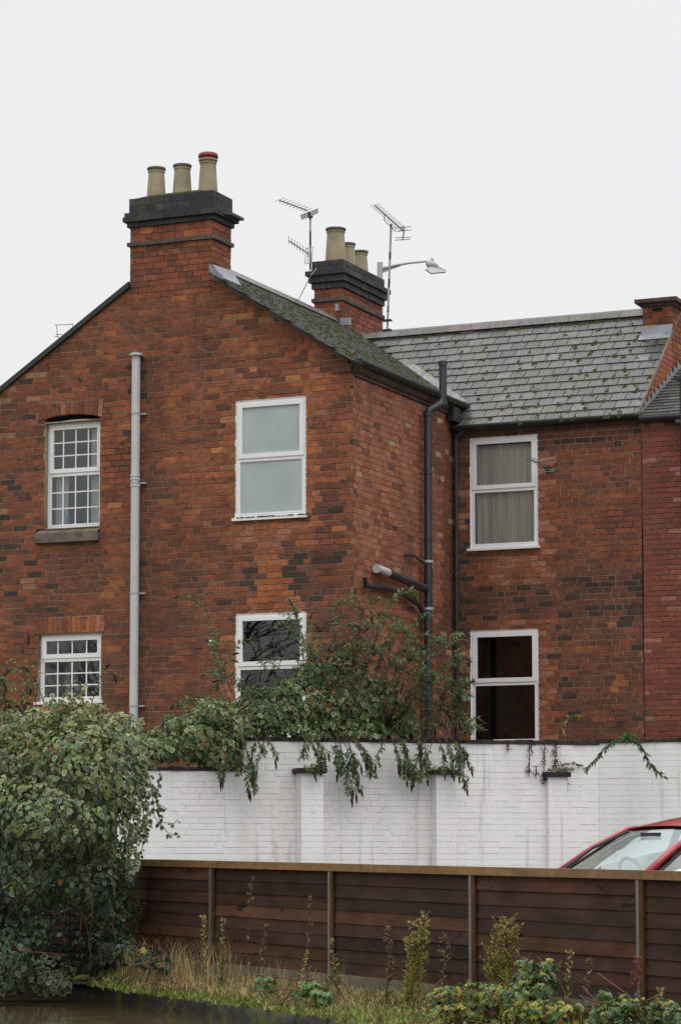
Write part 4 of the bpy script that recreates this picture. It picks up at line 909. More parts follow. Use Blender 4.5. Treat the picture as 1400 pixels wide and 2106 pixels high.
# bank: from kerb back edge to the fence line and beyond under it
bk = MB(); br = []
for i, r_ in enumerate(rows):
    p = r_[5]-Z*.02; s = (p-FO).dot(FX); d = (p-FO).dot(FN); q_ = FO+FX*s+FN*(-.05); row = []
    for k in range(7):
        t = k/6; pz = (.19+.10*t)+(.012*math.sin(i*1.3+k*2)+.015*math.sin(i*.37+k)) ; pp = p.lerp(q_, t); row.append(V3((pp.x, pp.y, pz)))
    br.append(row)
bk.add([x for r_ in br for x in r_], [(i*7+k, (i+1)*7+k, (i+1)*7+k+1, i*7+k+1) for i in range(len(br)-1) for k in range(6)])
tag(part('bank', bk, 'soil', None, smooth=True), kind='structure')
g = MB(); far = 900
s0_, s1_ = -400, 400
a = FO+FX*s0_-FN*.03+Z*GZ; b = FO+FX*s1_-FN*.03+Z*GZ; g.add([a, b, b-FN*far, a-FN*far], [(0, 1, 2, 3)]); tag(part('ground', g, 'asphalt'), kind='structure')
g = MB(); a = FO+FX*s0_+FN*60+Z*-.0; b = FO+FX*s1_+FN*60; a = FO+FX*s0_-FN*.02; b = FO+FX*s1_-FN*.02
g.add([a, b, FO+FX*s1_+FN*19, FO+FX*s0_+FN*19], [(0, 1, 2, 3)]); tag(part('canal_water', g, 'water'), kind='structure')
g = MB(); g.add([FO+FX*s0_+FN*19+Z*.0, FO+FX*s1_+FN*19, FO+FX*s1_+FN*19+Z*.2, FO+FX*s0_+FN*19+Z*.2, FO+FX*s1_+FN*500+Z*.2, FO+FX*s0_+FN*500+Z*.2], [(0, 1, 2, 3), (3, 2, 4, 5)]); tag(part('towpath', g, 'soil'), kind='structure')
g = MB(); O = A0; 
g.add([A0-NW*.2+Z*ZY, V3((BEND.x, BEND.y+.2, ZY)), V3((BEND.x+3.3, BEND.y+.2, ZY)), V3((XN-1, 42, ZY)), V3((-22, 42, ZY)), V3((-22, 31, ZY))], [(0, 1, 2, 3, 4, 5)]); tag(part('yard_ground', g, 'soil'), kind='structure')
# ------------------------------------------------------------------ red hatchback
def build_car():
    hx = (-RT*math.cos(math.radians(30))-V3((FW.x, FW.y, 0)).normalized()*math.sin(math.radians(30))).normalized()
    hy = Z.cross(hx)       # car's left side
    far = at(1297, 1705, 24.3)
    # far top corner of screen = local (.22, -.56, 1.39)
    O = V3((far.x, far.y, GZ))-hx*.22+hy*.56
    car = thing('parked_car', 'red hatchback car parked nose to the timber fence', 'car', O)
    Lc = lambda x, y, z: O+hx*x+hy*y+Z*(z*1.03)
    # lower body sections: x, half width, z low, z belt
    st = [(2.02, .55, .32, .62), (1.95, .72, .24, .74), (1.6, .80, .2, .86), (1.0, .83, .2, .97), (.3, .84, .2, .99), (-.6, .84, .2, 1.0), (-1.4, .82, .2, 1.02), (-1.8, .76, .25, 1.0), (-1.95, .65, .32, .9)]
    q = MB(); rows = []
    for (x, w_, zl, zb) in st:
        prof = [(-w_*.9, zl), (-w_, zl+.18), (-w_, zb-.12), (-w_*.95, zb-.02), (-w_*.80, zb+.0), (0, zb+.025), (w_*.80, zb+.0), (w_*.95, zb-.02), (w_, zb-.12), (w_, zl+.18), (w_*.9, zl)]
        rows.append([Lc(x, y, z) for y, z in prof])
    n = len(rows[0]); q.add([p for r_ in rows for p in r_], [(i*n+k, i*n+(k+1) % n, (i+1)*n+(k+1) % n, (i+1)*n+k) for i in range(len(rows)-1) for k in range(n) if not (4 <= k <= 5 and 3 <= i <= 6)]+[tuple(range(n)), tuple(range(len(rows)*n-1, (len(rows)-1)*n-1, -1))])
    part('body', q, 'carpaint', car, angle=35)
    # greenhouse corner points
    B = dict(wb=(.98, .66, .965), wt=(.24, .545, 1.385), rt=(-1.15, .52, 1.40), rb=(-1.72, .62, 1.02))
    q = MB()   # roof, crowned grid
    nx, ny = 12, 10; g_ = []
    for i in range(nx+1):
        t = i/nx; x = .24+(-1.2-.24)*t; hw = .555-.02*t
        for k in range(ny+1):
            s = -1+2*k/ny; xx = x+(.05*(1-s*s))*(1-t); g_.append(Lc(xx, s*hw, 1.388+.13*math.sin(min(1, t*1.5+.01)*math.pi*.66)**.9*(1-.45*s*s)+.012*(1-s*s)))
    q.add(g_, [(i*(ny+1)+k, i*(ny+1)+k+1, (i+1)*(ny+1)+k+1, (i+1)*(ny+1)+k) for i in range(nx) for k in range(ny)]); part('roof', q, 'carpaint', car, smooth=True)
    # headlining
    q = MB(); q.add([Lc(.2, -.5, 1.37), Lc(.2, .5, 1.37), Lc(-1.15, .5, 1.38), Lc(-1.15, -.5, 1.38)], [(0, 1, 2, 3)]); part('headlining', q, 'seat', car)
    # windscreen grid
    q = MB(); nx, ny = 8, 12; g_ = []
    for i in range(nx+1):
        t = i/nx; x = .95+(.25-.95)*t+.04*math.sin(t*math.pi); z = .975+(1.36-.975)*t; hw = .655+(.52-.655)*t
        for k in range(ny+1):
            s = -1+2*k/ny; g_.append(Lc(x+.09*(1-s*s), s*hw, z+.01*(1-s*s)))
    q.add(g_, [(i*(ny+1)+k, i*(ny+1)+k+1, (i+1)*(ny+1)+k+1, (i+1)*(ny+1)+k) for i in range(nx) for k in range(ny)]); part('windscreen', q, 'carglass', car, smooth=True)
    for sd_ in (-1, 1):
        q = MB(); q.tube([Lc(1.02, sd_*.69, .97), Lc(.62, sd_*.625, 1.22), Lc(.26, sd_*.56, 1.385), Lc(.16, sd_*.552, 1.392)], [.036, .032, .032, .02] if sd_ > 0 else [.018, .018, .02, .02], 8); part('pillar', q, 'carpaint', car, smooth=True)
        q = MB(); q.tube([Lc(1.0, sd_*.655, .972), Lc(.62, sd_*.595, 1.215), Lc(.27, sd_*.53, 1.362)], .014, 6); part('windscreen_seal', q, 'rubber', car)
        q = MB(); q.tube([Lc(.24, sd_*.556, 1.382), Lc(-.1, sd_*.55, 1.405), Lc(-.5, sd_*.545, 1.41), Lc(-1.2, sd_*.53, 1.38), Lc(-1.75, sd_*.64, 1.02)], [.022, .025, .025, .035, .05], 8); part('roof_rail', q, 'carpaint', car, smooth=True)
        q = MB(); q.tube([Lc(-.25, sd_*.74, .98), Lc(-.32, sd_*.565, 1.40)], .035, 8); part('door_pillar', q, 'carplastic', car)
        q = MB(); q.add([Lc(.88, sd_*.70, .985), Lc(.22, sd_*.57, 1.375), Lc(-1.15, sd_*.55, 1.375), Lc(-1.55, sd_*.70, 1.01)], [(0, 1, 2, 3)]); part('side_window', q, 'glass', car)
        q = MB(); q.tube([Lc(.90, sd_*.715, .985), Lc(.24, sd_*.585, 1.375), Lc(-.4, sd_*.575, 1.405)], .014, 6); part('door_seal', q, 'rubber', car)
        for x in (1.28, -1.2):
            q = MB(); c = Lc(x, sd_*.74, .29); 
            q.tube([c-hy*.1, c+hy*.1], .29, 28); wh = part('wheel', q, 'rubber', car, angle=40); q = MB(); q.tube([c-hy*.104, c+hy*.104], .19, 20); part('rim', q, 'chrome', wh, angle=40)
        q = MB(); q.tube([Lc(.72, sd_*.78, .92), Lc(.75, sd_*.90, .93), Lc(.73, sd_*.97, .93)], [.03, .075, .05], 10); part('door_mirror', q, 'carpaint', car, smooth=True)
        q = MB(); q.tube([Lc(1.93, sd_*.50, .66), Lc(1.80, sd_*.70, .70)], [.08, .06], 10); part('headlight', q, 'lens', car, smooth=True)
        q = MB(); q.box((-.28, -.26, 0), (.12, .26, .16)); 
        for dx, nm in ((0.0, 'front'), (-.85, 'rear')):
            q = MB(); c = Lc(-.05+dx, sd_*.36, .45); q.obox(c, hx, hy, Z, (-.25, -.24, 0), (.25, .24, .16)); q.prism([c+hx*-.15+hy*-.22+Z*.15, c+hx*-.15+hy*.22+Z*.15, c+hx*-.34+hy*.20+Z*.68, c+hx*-.34+hy*-.20+Z*.68], -hx*.12); q.obox(c+hx*-.39+Z*.70, hx, hy, Z, (-.04, -.12, 0), (.05, .12, .18)); part('seat', q, 'seat', car)
    q = MB(); q.prism([Lc(.98, -.62, .97), Lc(.98, .62, .97), Lc(.55, .64, .95), Lc(.55, -.64, .95)], -Z*.25); q.tube([Lc(.62, -.62, .95), Lc(.60, -.2, .97), Lc(.60, .62, .95)], .055, 8); part('dashboard', q, 'dash', car)
    q = MB(); c = Lc(.36, -.34, .96); ax = (hx*-.92+Z*.40).normalized(); a_ = hy; b_ = ax.cross(a_)
    ring_ = [c+(a_*math.cos(6.283*i/24)+b_*math.sin(6.283*i/24))*.185 for i in range(25)]; q.tube(ring_, .016, 8, caps=False); q.tube([c-a_*.18, c+a_*.18], .02, 6); q.tube([c, c-b_*.18 if b_.z > 0 else c+b_*.18], .02, 6); part('steering_wheel', q, 'dash', car, smooth=True)
    q = MB(); c = Lc(.42, 0, 1.31); q.obox(c, hx, hy, Z, (-.02, -.13, -.03), (.015, .13, .035)); part('rear_view_mirror', q, 'carplastic', car)
    q = MB(); q.tube([Lc(1.10, -.45, .965), Lc(1.12, .15, .97)], .008, 6); q.tube([Lc(1.10, .0, .965), Lc(1.05, .5, .965)], .008, 6); part('wiper', q, 'rubber', car)
    q = MB(); q.add([Lc(-1.22, -.5, 1.37), Lc(-1.22, .5, 1.37), Lc(-1.78, .62, 1.02), Lc(-1.78, -.62, 1.02)], [(0, 1, 2, 3)]); part('rear_window', q, 'carglass', car)
build_car()
# ------------------------------------------------------------------ plants
OUT8 = [(0, 0), (.36, .10), (.50, .36), (.36, .68), (0, 1), (-.36, .68), (-.50, .36), (-.36, .10)]
def rv(r): 
    while True:
        a = V3((r.uniform(-1, 1), r.uniform(-1, 1), r.uniform(-1, 1)))
        if .05 < a.length < 1: return a.normalized()
def leaf_ivy(mb, p, tip, nr, L, W, cin, cout, r, inner=.66):
    s = tip.cross(nr).normalized(); nr = s.cross(tip).normalized(); fold = r.uniform(.05, .18)*L; curl = r.uniform(0, .2)*L
    def P(x, y): return p+s*(x*W)+tip*(y*L)-nr*(abs(x)*-fold+curl*y*y)
    o = [P(x, y) for x, y in OUT8]; i_ = [P(x*inner, .46+(y-.46)*inner)+nr*.001 for x, y in OUT8]
    vs = o+i_; mb.add(vs, [(8, 9, 10, 11, 12), (12, 13, 14, 15, 8)]+[(k, (k+1) % 8, 8+(k+1) % 8, 8+k) for k in range(8)], [cin, cin]+[cout]*8)
def leaf_plain(mb, p, tip, nr, L, W, c, r):
    s = tip.cross(nr).normalized(); nr = s.cross(tip).normalized(); f = nr*L*.12
    pts = [p, p+s*W*.5+tip*L*.35+f, p+s*W*.38+tip*L*.7+f*.5, p+tip*L-nr*L*.15, p-s*W*.38+tip*L*.7+f*.5, p-s*W*.5+tip*L*.35+f]
    mb.add(pts, [(0, 1, 2, 3), (0, 3, 4, 5)], c)
def leaf_lance(mb, p, tip, nr, L, W, c, r):
    s = tip.cross(nr).normalized(); nr = s.cross(tip).normalized()
    pts = [p, p+s*W*.5+tip*L*.4+nr*W*.2, p+tip*L-nr*L*.12, p-s*W*.5+tip*L*.4+nr*W*.2]; mb.add(pts, [(0, 1, 2), (0, 2, 3)], c)
def jit(c, r, k=.25): f = 1+r.uniform(-k, k); return tuple(max(.002, x*f*(1+r.uniform(-.08, .08))) for x in c)
DKG = (.07, .125, .04); MDG = (.115, .19, .055); GRG = (.15, .21, .09); CREAM = (.30, .33, .19); YEL = (.20, .22, .05); OLV = (.085, .10, .028)
def lobes_leaves(lobes, n, L, r, mb, front=True, camdir=None, kind='ivy', variegate=.7, keep=None, thick=.16, rough_=.34):
    """leaves laid over the surface of a heap of ellipsoids"""
    tot = sum((a*b+b*c+a*c) for _, a, b, c in lobes); made = 0
    for (C_, a, b, c) in lobes:
        k = int(n*(a*b+b*c+a*c)/tot)
        for _ in range(k):
            d = rv(r)
            if camdir is not None and d.dot(camdir) < -.35: continue
            rr = 1-abs(r.gauss(0, thick)); q0 = C_+d*a*2.2; rr *= 1+rough_*1.1*mnoise.noise(q0*1.7)+rough_*.7*mnoise.noise(q0*6)
            e = RT*(d.dot(RT)*a)+UPH*(d.dot(UPH)*b)+FH*(d.dot(FH)*c)
            p = C_+e*rr
            ins = False
            for (C2, a2, b2, c2) in lobes:
                if C2 is C_: continue
                q_ = p-C2; v_ = (q_.dot(RT)/a2)**2+(q_.dot(UPH)/b2)**2+(q_.dot(FH)/c2)**2
                if v_ < .55: ins = True; break
            if ins or (keep and not keep(p)): continue
            nr = (d+rv(r)*.55+Z*.35).normalized(); tip = (Z*-1+rv(r)*.75+d*.35); tip = (tip-nr*tip.dot(nr)).normalized()
            l = L*r.uniform(.45, 1.3)
            yield p, tip, nr, l, rr, d
UPH = Z; FH = V3((FW.x, FW.y, 0)).normalized()
CD = (-FH+Z*.1).normalized()
def lobe(u, v, d, ru, rvv, rd): return (at(u, v, d), ru, rvv, rd)
# --- big variegated ivy on the old wall end
ri = random.Random(101)
DI = 26.6
ivy = thing('ivy_bush', 'huge heap of variegated ivy smothering the wall end above the water', 'ivy', V3((at(120, 2000, 27.2).x, at(120, 2000, 27.2).y, .2)))
IL = [lobe(60, 1590, DI+.3, .62, .50, .55), lobe(175, 1575, DI+.1, .58, .50, .60), lobe(235, 1610, DI+.2, .30, .44, .50), lobe(-40, 1650, DI+.3, .6, .6, .6), lobe(100, 1680, DI, .65, .50, .60),
      lobe(215, 1700, DI+.3, .33, .45, .45), lobe(40, 1780, DI+.3, .6, .5, .55), lobe(170, 1790, DI+.35, .42, .45, .45), lobe(205, 1850, DI+.6, .22, .35, .30), lobe(235, 1790, DI+.7, .22, .30, .3), lobe(238, 1880, DI+.8, .18, .30, .3), lobe(225, 1950, DI+.9, .22, .2, .3), lobe(250, 1500, DI+.7, .22, .2, .3), lobe(20, 1500, DI+.6, .3, .16, .3), lobe(170, 1480, DI+.6, .12, .14, .2), lobe(60, 1880, DI+.55, .45, .42, .45), lobe(-60, 1850, DI+.4, .5, .6, .5),
      lobe(10, 1950, DI+.3, .35, .38, .40), lobe(150, 1930, DI+1.1, .40, .38, .2), lobe(200, 1960, DI+1.1, .22, .22, .2), lobe(70, 1500, DI+.5, .32, .22, .35), lobe(220, 1500, DI+.6, .24, .16, .3), lobe(130, 1510, DI+.6, .36, .22, .35), lobe(270, 1560, DI+.5, .16, .22, .3), lobe(-60, 1560, DI+.7, .5, .45, .5)]
fol = MB(); spare = MB(); singles = []
allp = list(lobes_leaves(IL, 42000, .066, ri, None, camdir=CD, thick=.13))
for k, (p, tip, nr, l, rr, d) in enumerate(allp):
    u, v = proj(p)
    if p.z < .03: continue
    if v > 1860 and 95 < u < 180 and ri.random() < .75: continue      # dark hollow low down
    lowt = max(0, min(1, (v-1640)/200))  # shade low in the bush is put into darker leaf colours
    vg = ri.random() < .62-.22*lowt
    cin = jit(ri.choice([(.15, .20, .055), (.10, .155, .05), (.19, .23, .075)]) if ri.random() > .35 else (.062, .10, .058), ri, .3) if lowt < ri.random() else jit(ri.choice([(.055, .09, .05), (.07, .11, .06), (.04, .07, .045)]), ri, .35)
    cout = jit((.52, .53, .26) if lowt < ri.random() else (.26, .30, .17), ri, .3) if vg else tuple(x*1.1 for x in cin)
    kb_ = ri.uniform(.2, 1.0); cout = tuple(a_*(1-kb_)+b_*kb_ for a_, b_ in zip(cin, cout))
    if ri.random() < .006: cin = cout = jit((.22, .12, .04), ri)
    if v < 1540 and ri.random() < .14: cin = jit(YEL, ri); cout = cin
    if rr > .93 and vg and len(singles) < 4000 and 5 < u < 300: singles.append(((p-CAM).length, p, tip, nr, l, cin, cout)); continue
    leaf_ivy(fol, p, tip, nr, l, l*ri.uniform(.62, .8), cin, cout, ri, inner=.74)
singles.sort(key=lambda t: -t[4]); 
vm = []
for k in range(8):
    mb = MB(); leaf_ivy(mb, V3((0, 0, 0)), V3((0, 1, 0)), V3((0, 0, 1)), 1, .72, jit((.08, .12, .068), ri, .35), jit((.19, .23, .13), ri, .3), ri, inner=.76); vm.append(mb.mesh('leaf', M['leaf']))
for k, (dist, p, tip, nr, l, cin, cout) in enumerate(singles):
    if k < 300:
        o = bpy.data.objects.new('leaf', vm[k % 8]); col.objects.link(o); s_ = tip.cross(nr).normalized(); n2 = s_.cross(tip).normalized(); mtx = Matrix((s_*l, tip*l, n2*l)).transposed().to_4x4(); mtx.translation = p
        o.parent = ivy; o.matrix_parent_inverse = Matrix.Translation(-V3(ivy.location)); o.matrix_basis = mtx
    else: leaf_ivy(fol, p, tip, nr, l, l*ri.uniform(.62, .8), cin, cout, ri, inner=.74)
part('foliage', fol, 'leaf', ivy, kind='stuff')
fl_ = MB()   # little umbels of ivy flower on the top
for _ in range(170):
    u, v = ri.uniform(0, 290), ri.uniform(1462, 1640); c = at(u, v, DI+.0+ri.uniform(-.3, .1))
    best = min(allp[::7], key=lambda t: (t[0]-c).length)[0]+CD*.04+Z*.02
    for _k in range(9): tuft(fl_, best+rv(ri)*.02, rv(ri), .007, jit((.16, .17, .05), ri))
part('ivy_flowers', fl_, 'leaf', ivy, kind='stuff')
st_ = MB()
for _ in range(9):
    u = ri.uniform(20, 240); a = at(u, ri.uniform(1700, 1800), DI-.1+.3); pts = [a]
    for k in range(5): a = a+V3((ri.uniform(-.04, .04), ri.uniform(-.04, .04), -ri.uniform(.12, .22))); pts.append(a)
    st_.tube(pts, .004, 5)
for (u, v, u2, v2) in ((208, 1660, 190, 1820), (190, 1820, 182, 1950), (230, 1780, 232, 1900), (232, 1900, 244, 1990), (40, 1955, 140, 1965), (80, 1600, 82, 1665)): st_.tube([at(u, v, DI-.12), at((u+u2)/2+4, (v+v2)/2, DI-.1), at(u2, v2, DI+.1)], .006, 6)
part('ivy_stems', st_, 'rstem', ivy, kind='stuff')
# wall end behind the ivy
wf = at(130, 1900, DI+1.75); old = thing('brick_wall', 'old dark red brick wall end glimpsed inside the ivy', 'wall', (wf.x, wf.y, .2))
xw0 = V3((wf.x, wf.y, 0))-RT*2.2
bo, mo_ = lay(None, RT, -FH, .1, 2.5, 0, 2.75, .076, lambda s, z, r: pickc(r, [(3, (.06, .026, .022) if z < 1.0 else (.03, .022, .018)), (2, (.03, .02, .018)), (1, (.02, .02, .015))]), seed=60)  # brick colours darkened, more so higher up, to paint in the ivy's shade
q = MB(); q.obox(xw0, RT, FH, Z, (0.01, .012, .1), (2.74, .32, 2.49)); part('wall_core', q, 'shade_black', old)  # near-black core stands in for the shade inside the ivy
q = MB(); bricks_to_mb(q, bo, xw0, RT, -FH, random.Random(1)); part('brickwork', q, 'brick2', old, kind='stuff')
# trailing sprays of ivy
def trail(root, pts, n, L, r, cin, cout, vst, vlf, droop=.0):
    pts = [V3(p) for p in pts]; vst.tube(pts, .004, 5)
    segs = []; tot = 0
    for a, b in zip(pts, pts[1:]): segs.append((tot, a, b)); tot += (b-a).length
    for _ in range(n):
        t = r.random()*tot
        for (t0, a, b) in segs:
            if t <= t0+(b-a).length: break
        p = a.lerp(b, (t-t0)/max(1e-6, (b-a).length)); nr = (CD+rv(r)*.7+Z*.2).normalized(); tip = (rv(r)-Z*.8); tip = (tip-nr*tip.dot(nr)).normalized()
        l = L*r.uniform(.6, 1.2); leaf_ivy(vlf, p+rv(r)*.02, tip, nr, l, l*.75, jit(cin, r), jit(cout, r), r)
s1, l1 = MB(), MB()
for pts, n, d in (([(296, 1575), (312, 1620), (318, 1680), (345, 1712), (362, 1718)], 24, 26.9), ([(305, 1590), (320, 1640), (330, 1690), (358, 1695), (366, 1685)], 22, 26.9), ([(288, 1570), (300, 1640), (292, 1700), (270, 1745), (262, 1795)], 70, 26.6), ([(290, 1600), (305, 1660), (300, 1720), (285, 1770)], 46, 26.7), ([(275, 1590), (287, 1660), (283, 1720), (278, 1785)], 54, 26.5), ([(306, 1560), (330, 1590), (322, 1650), (345, 1665)], 20, 26.9)):
    trail(None, [at(u, v, d) for u, v in pts], n, .058, ri, (.05, .08, .045), CREAM, s1, l1)
for _ in range(85):
    u = ri.uniform(0, 300); v = 1478+30*math.sin(u*.03)+ri.uniform(-10, 60); a_ = at(u, v, DI+.1); b_ = a_+RT*ri.uniform(-.14, .18)+Z*ri.uniform(.02, .20)+CD*.1
    trail(None, [a_, a_.lerp(b_, .5)+Z*.03, b_], 7, .062, ri, (.11, .14, .06), (.28, .29, .12), s1, l1)
tr = thing('trailing_ivy', 'thin sprays of small-leaved ivy trailing over the left end of the white wall', 'ivy', at(290, 1790, 26.8))
part('stems', s1, 'stem', tr, kind='stuff'); part('foliage', l1, 'leaf', tr, kind='stuff')
# ivy that hangs into the water at the corner
IL2 = [lobe(60, 1990, 27.6, .26, .20, .2), lobe(100, 2005, 27.5, .24, .18, .2), lobe(30, 2010, 27.6, .24, .14, .2), lobe(120, 2020, 27.3, .12, .10, .12)]
iv2 = thing('ivy_bush', 'low clump of pale-edged ivy spilling over the canal edge', 'ivy', V3((at(80, 2020, 27.6).x, at(80, 2020, 27.6).y, .1))); f2 = MB()
for (p, tip, nr, l, rr, d) in lobes_leaves(IL2, 1500, .085, ri, None, camdir=CD):
    if p.z < .01: continue
    leaf_ivy(f2, p, tip, nr, l, l*.75, jit((.05, .085, .05), ri, .3), jit((.26, .29, .16), ri, .3), ri)
part('foliage', f2, 'leaf', iv2, kind='stuff')
# --- buddleia
def branch(mst, mlf, msp, p, d, L, droop, r, leafL=.10, spike=True, dens=1.0, cols=None, rad=.008, nseg=8, yellow=.06):
    cols = cols or [MDG, DKG, GRG, (.06, .10, .045)]
    pts = [V3(p)]; dir_ = V3(d).normalized(); dirs = [dir_]
    for i in range(nseg):
        dir_ = (dir_+V3((r.uniform(-.12, .12), r.uniform(-.12, .12), -droop*(i+1)/nseg+r.uniform(-.06, .06)))).normalized(); pts.append(pts[-1]+dir_*(L/nseg)); dirs.append(dir_)
    mst.tube(pts, [rad*(1-.7*i/nseg) for i in range(nseg+1)], 5)
    n = int(L/.026*dens)
    for k in range(n):
        t = .25+.75*((k+r.random())/n)**.75; i = min(nseg-1, int(t*nseg)); pp = pts[i].lerp(pts[i+1], t*nseg-i); dd_ = dirs[i+1]
        for sgn in (-1, 1):
            if r.random() < .12: continue
            sd2 = dd_.cross(rv(r)).normalized()*sgn
            tip = (dd_*.5+sd2*.85-Z*.25).normalized(); nr = (Z*.8+rv(r)*.5+CD*.6).normalized(); nr = (nr-tip*nr.dot(tip)).normalized()
            l = leafL*.80*r.uniform(.5, 1.2)*(1-.35*max(0, t-.8)/.2)
            c = jit(r.choice(cols), r, .3) if r.random() > yellow else jit((.26, .24, .03), r)
            leaf_lance(mlf, pp, tip, nr, l, l*r.uniform(.28, .42), c, r)
    if spike and r.random() < .5:
        e = pts[-1]; dd_ = (dirs[-1]+V3((0, 0, -.25))).normalized(); sl_ = r.uniform(.07, .14)
        msp.tube([e, e+dd_*sl_*.35, e+dd_*sl_*.75+V3((0, 0, -.005)), e+dd_*sl_+V3((0, 0, -.012))], [.008, .017, .012, .003], 6)
        for sgn in (-1, 1):
            if r.random() < .25:
                s2 = (dd_+rv(r)*.7).normalized(); msp.tube([e-dirs[-1]*.02, e+s2*sl_*.5], [.008, .005], 5)
    return pts
def bush(name, label, cat, specs, seed, group=None, base=None, leafL=.10, dens=1.0, yellow=.06):
    r = random.Random(seed); s, l, sp_ = MB(), MB(), MB()
    for sp in specs:
        p0, d, L, droop = sp[:4]; kw = sp[4] if len(sp) > 4 else {}
        pts = branch(s, l, sp_, p0, d, L, droop, r, leafL=kw.get('leafL', leafL), dens=kw.get('dens', dens), spike=kw.get('spike', True), yellow=yellow, rad=kw.get('rad', .007))
        for _ in range(kw.get('sub', 0)):
            i = r.randint(len(pts)//2-1, len(pts)-2); branch(s, l, sp_, pts[i], (d.normalized()+rv(r)*.8+Z*.1), L*r.uniform(.22, .4), droop+.25, r, leafL=leafL*.9, dens=dens, yellow=yellow, rad=.005)
    root = thing(name, label, cat, base or specs[0][0], group)
    part('stems', s, 'stem', root, kind='stuff')
    if l.f: part('foliage', l, 'leaf', root, kind='stuff')
    if sp_.f: part('flower_spikes', sp_, 'spike', root, kind='stuff')
    return root
def sp(u0, v0, u1, v1, d, droop=.15, **kw):
    a = at(u0, v0, d); b = at(u1, v1, d-kw.pop('fwd', 0)); return (a, (b-a)+Z*droop*.3*(b-a).length, (b-a).length*1.05, droop, kw)
# mound of ivy behind and over the wall
rm = random.Random(202)
DMm = 34.4
ML = [lobe(340, 1530, 34.31, .30, .22, 0.30), lobe(400, 1520, 34.42, .36, .30, 0.30), lobe(450, 1545, 34.52, .34, .26, 0.30), lobe(480, 1500, 34.68, .40, .34, 0.30), lobe(560, 1470, 34.84, .55, .34, 0.30), lobe(640, 1450, 34.99, .50, .42, 0.30), lobe(700, 1430, 35.11, .50, .50, 0.30),
      lobe(660, 1390, 35.03, .28, .18, 0.30), lobe(760, 1450, 35.23, .42, .34, 0.30), lobe(600, 1500, 34.92, .6, .18, 0.30), lobe(720, 1500, 35.15, .6, .17, 0.30), lobe(430, 1470, 34.48, .28, .2, 0.30), lobe(820, 1500, 35.35, .3, .16, 0.30), lobe(355, 1490, 34.34, .14, .14, 0.20)]
mo2 = MB(); ivm = thing('ivy_bush', 'wide mound of ivy tumbling over the top of the white wall', 'ivy', at(600, 1560, 34.2))
def okm(p):
    u, v = proj(p); return not (v > 1512 and u > 505) and not (v > 1578)
for (p, tip, nr, l, rr, d) in lobes_leaves(ML, 20000, .074, rm, None, camdir=CD, keep=okm, thick=.16):
    u, v = proj(p); cs = rm.random()
    if u < 520: vgp = .62
    elif 560 < u < 780 and v > 1370: vgp = .5
    else: vgp = .28
    cin = jit(rm.choice([(.05, .10, .035), (.08, .14, .045), (.12, .18, .06), (.075, .14, .035)]), rm, .3); cout = tuple(a_*.25+b_*.75 for a_, b_ in zip(cin, jit((.45, .48, .25), rm, .3))) if rm.random() < vgp else cin
    if rm.random() < .03: cin = cout = jit((.20, .19, .03), rm)
    leaf_ivy(mo2, p, tip, nr, l, l*rm.uniform(.6, .8), cin, cout, rm)
part('foliage', mo2, 'leaf', ivm, kind='stuff')
q = MB()
for _ in range(26):
    u, v = rm.uniform(330, 520), rm.uniform(1462, 1520); c = at(u, v, 32.7)
    for k in range(10): tuft(q, c+rv(rm)*.03, rv(rm), .012, jit((.17, .15, .03), rm))
part('ivy_flowers', q, 'leaf', ivm, kind='stuff')
# buddleia bushes growing out of the wall top and yard
bush('buddleia', 'thin buddleia leaning over the brick left of the lower gable window', 'shrub',
     [sp(500, 1470, 432, 1330, 33.6, .05, sub=3, dens=.55), sp(490, 1450, 418, 1250, 33.7, .02, sub=2, dens=.8), sp(480, 1470, 372, 1405, 33.4, .25, sub=2), sp(470, 1480, 350, 1430, 33.3, .4, sub=2), sp(455, 1500, 395, 1420, 33.4, .3), sp(470, 1440, 405, 1320, 33.6, .1, sub=2), sp(480, 1490, 430, 1400, 33.4, .1, sub=1)], 301, base=at(500, 1500, 33.6))
bush('buddleia', 'leafy buddleia sprays crossing the lower gable window', 'shrub',
     [sp(630, 1440, 598, 1235, 34.0, .03, sub=4, dens=.8), sp(560, 1470, 545, 1345, 33.9, .15, sub=3), sp(540, 1470, 490, 1370, 33.8, .2, sub=3), sp(600, 1460, 570, 1350, 34.0, .1, sub=3), sp(640, 1430, 650, 1250, 34.3, .1, sub=3, dens=.6), sp(590, 1460, 625, 1330, 34.1, .15, sub=2), sp(520, 1480, 500, 1400, 33.7, .3, sub=2), sp(620, 1420, 640, 1290, 34.2, .3, sub=2)], 302, base=at(600, 1500, 34.0))
SB = []
for (a, b, c, d_) in ((700, 1440, 770, 1185), (720, 1430, 735, 1250), (700, 1430, 690, 1240), (730, 1440, 800, 1245), (760, 1440, 850, 1260), (700, 1440, 660, 1260), (740, 1420, 720, 1290), (790, 1450, 860, 1300), (690, 1420, 700, 1300), (720, 1420, 760, 1320), (760, 1430, 790, 1290), (680, 1430, 655, 1310), (740, 1430, 740, 1330), (810, 1470, 905, 1270), (830, 1490, 935, 1325), (800, 1470, 820, 1330)): SB.append(sp(a, b, c, d_, 34.75, .12, sub=5, dens=1.0))
bush('buddleia', 'tallest buddleia clump reaching up the brick corner in front of the waste pipes', 'shrub', SB, 303, base=at(730, 1510, 34.8))
SB = []
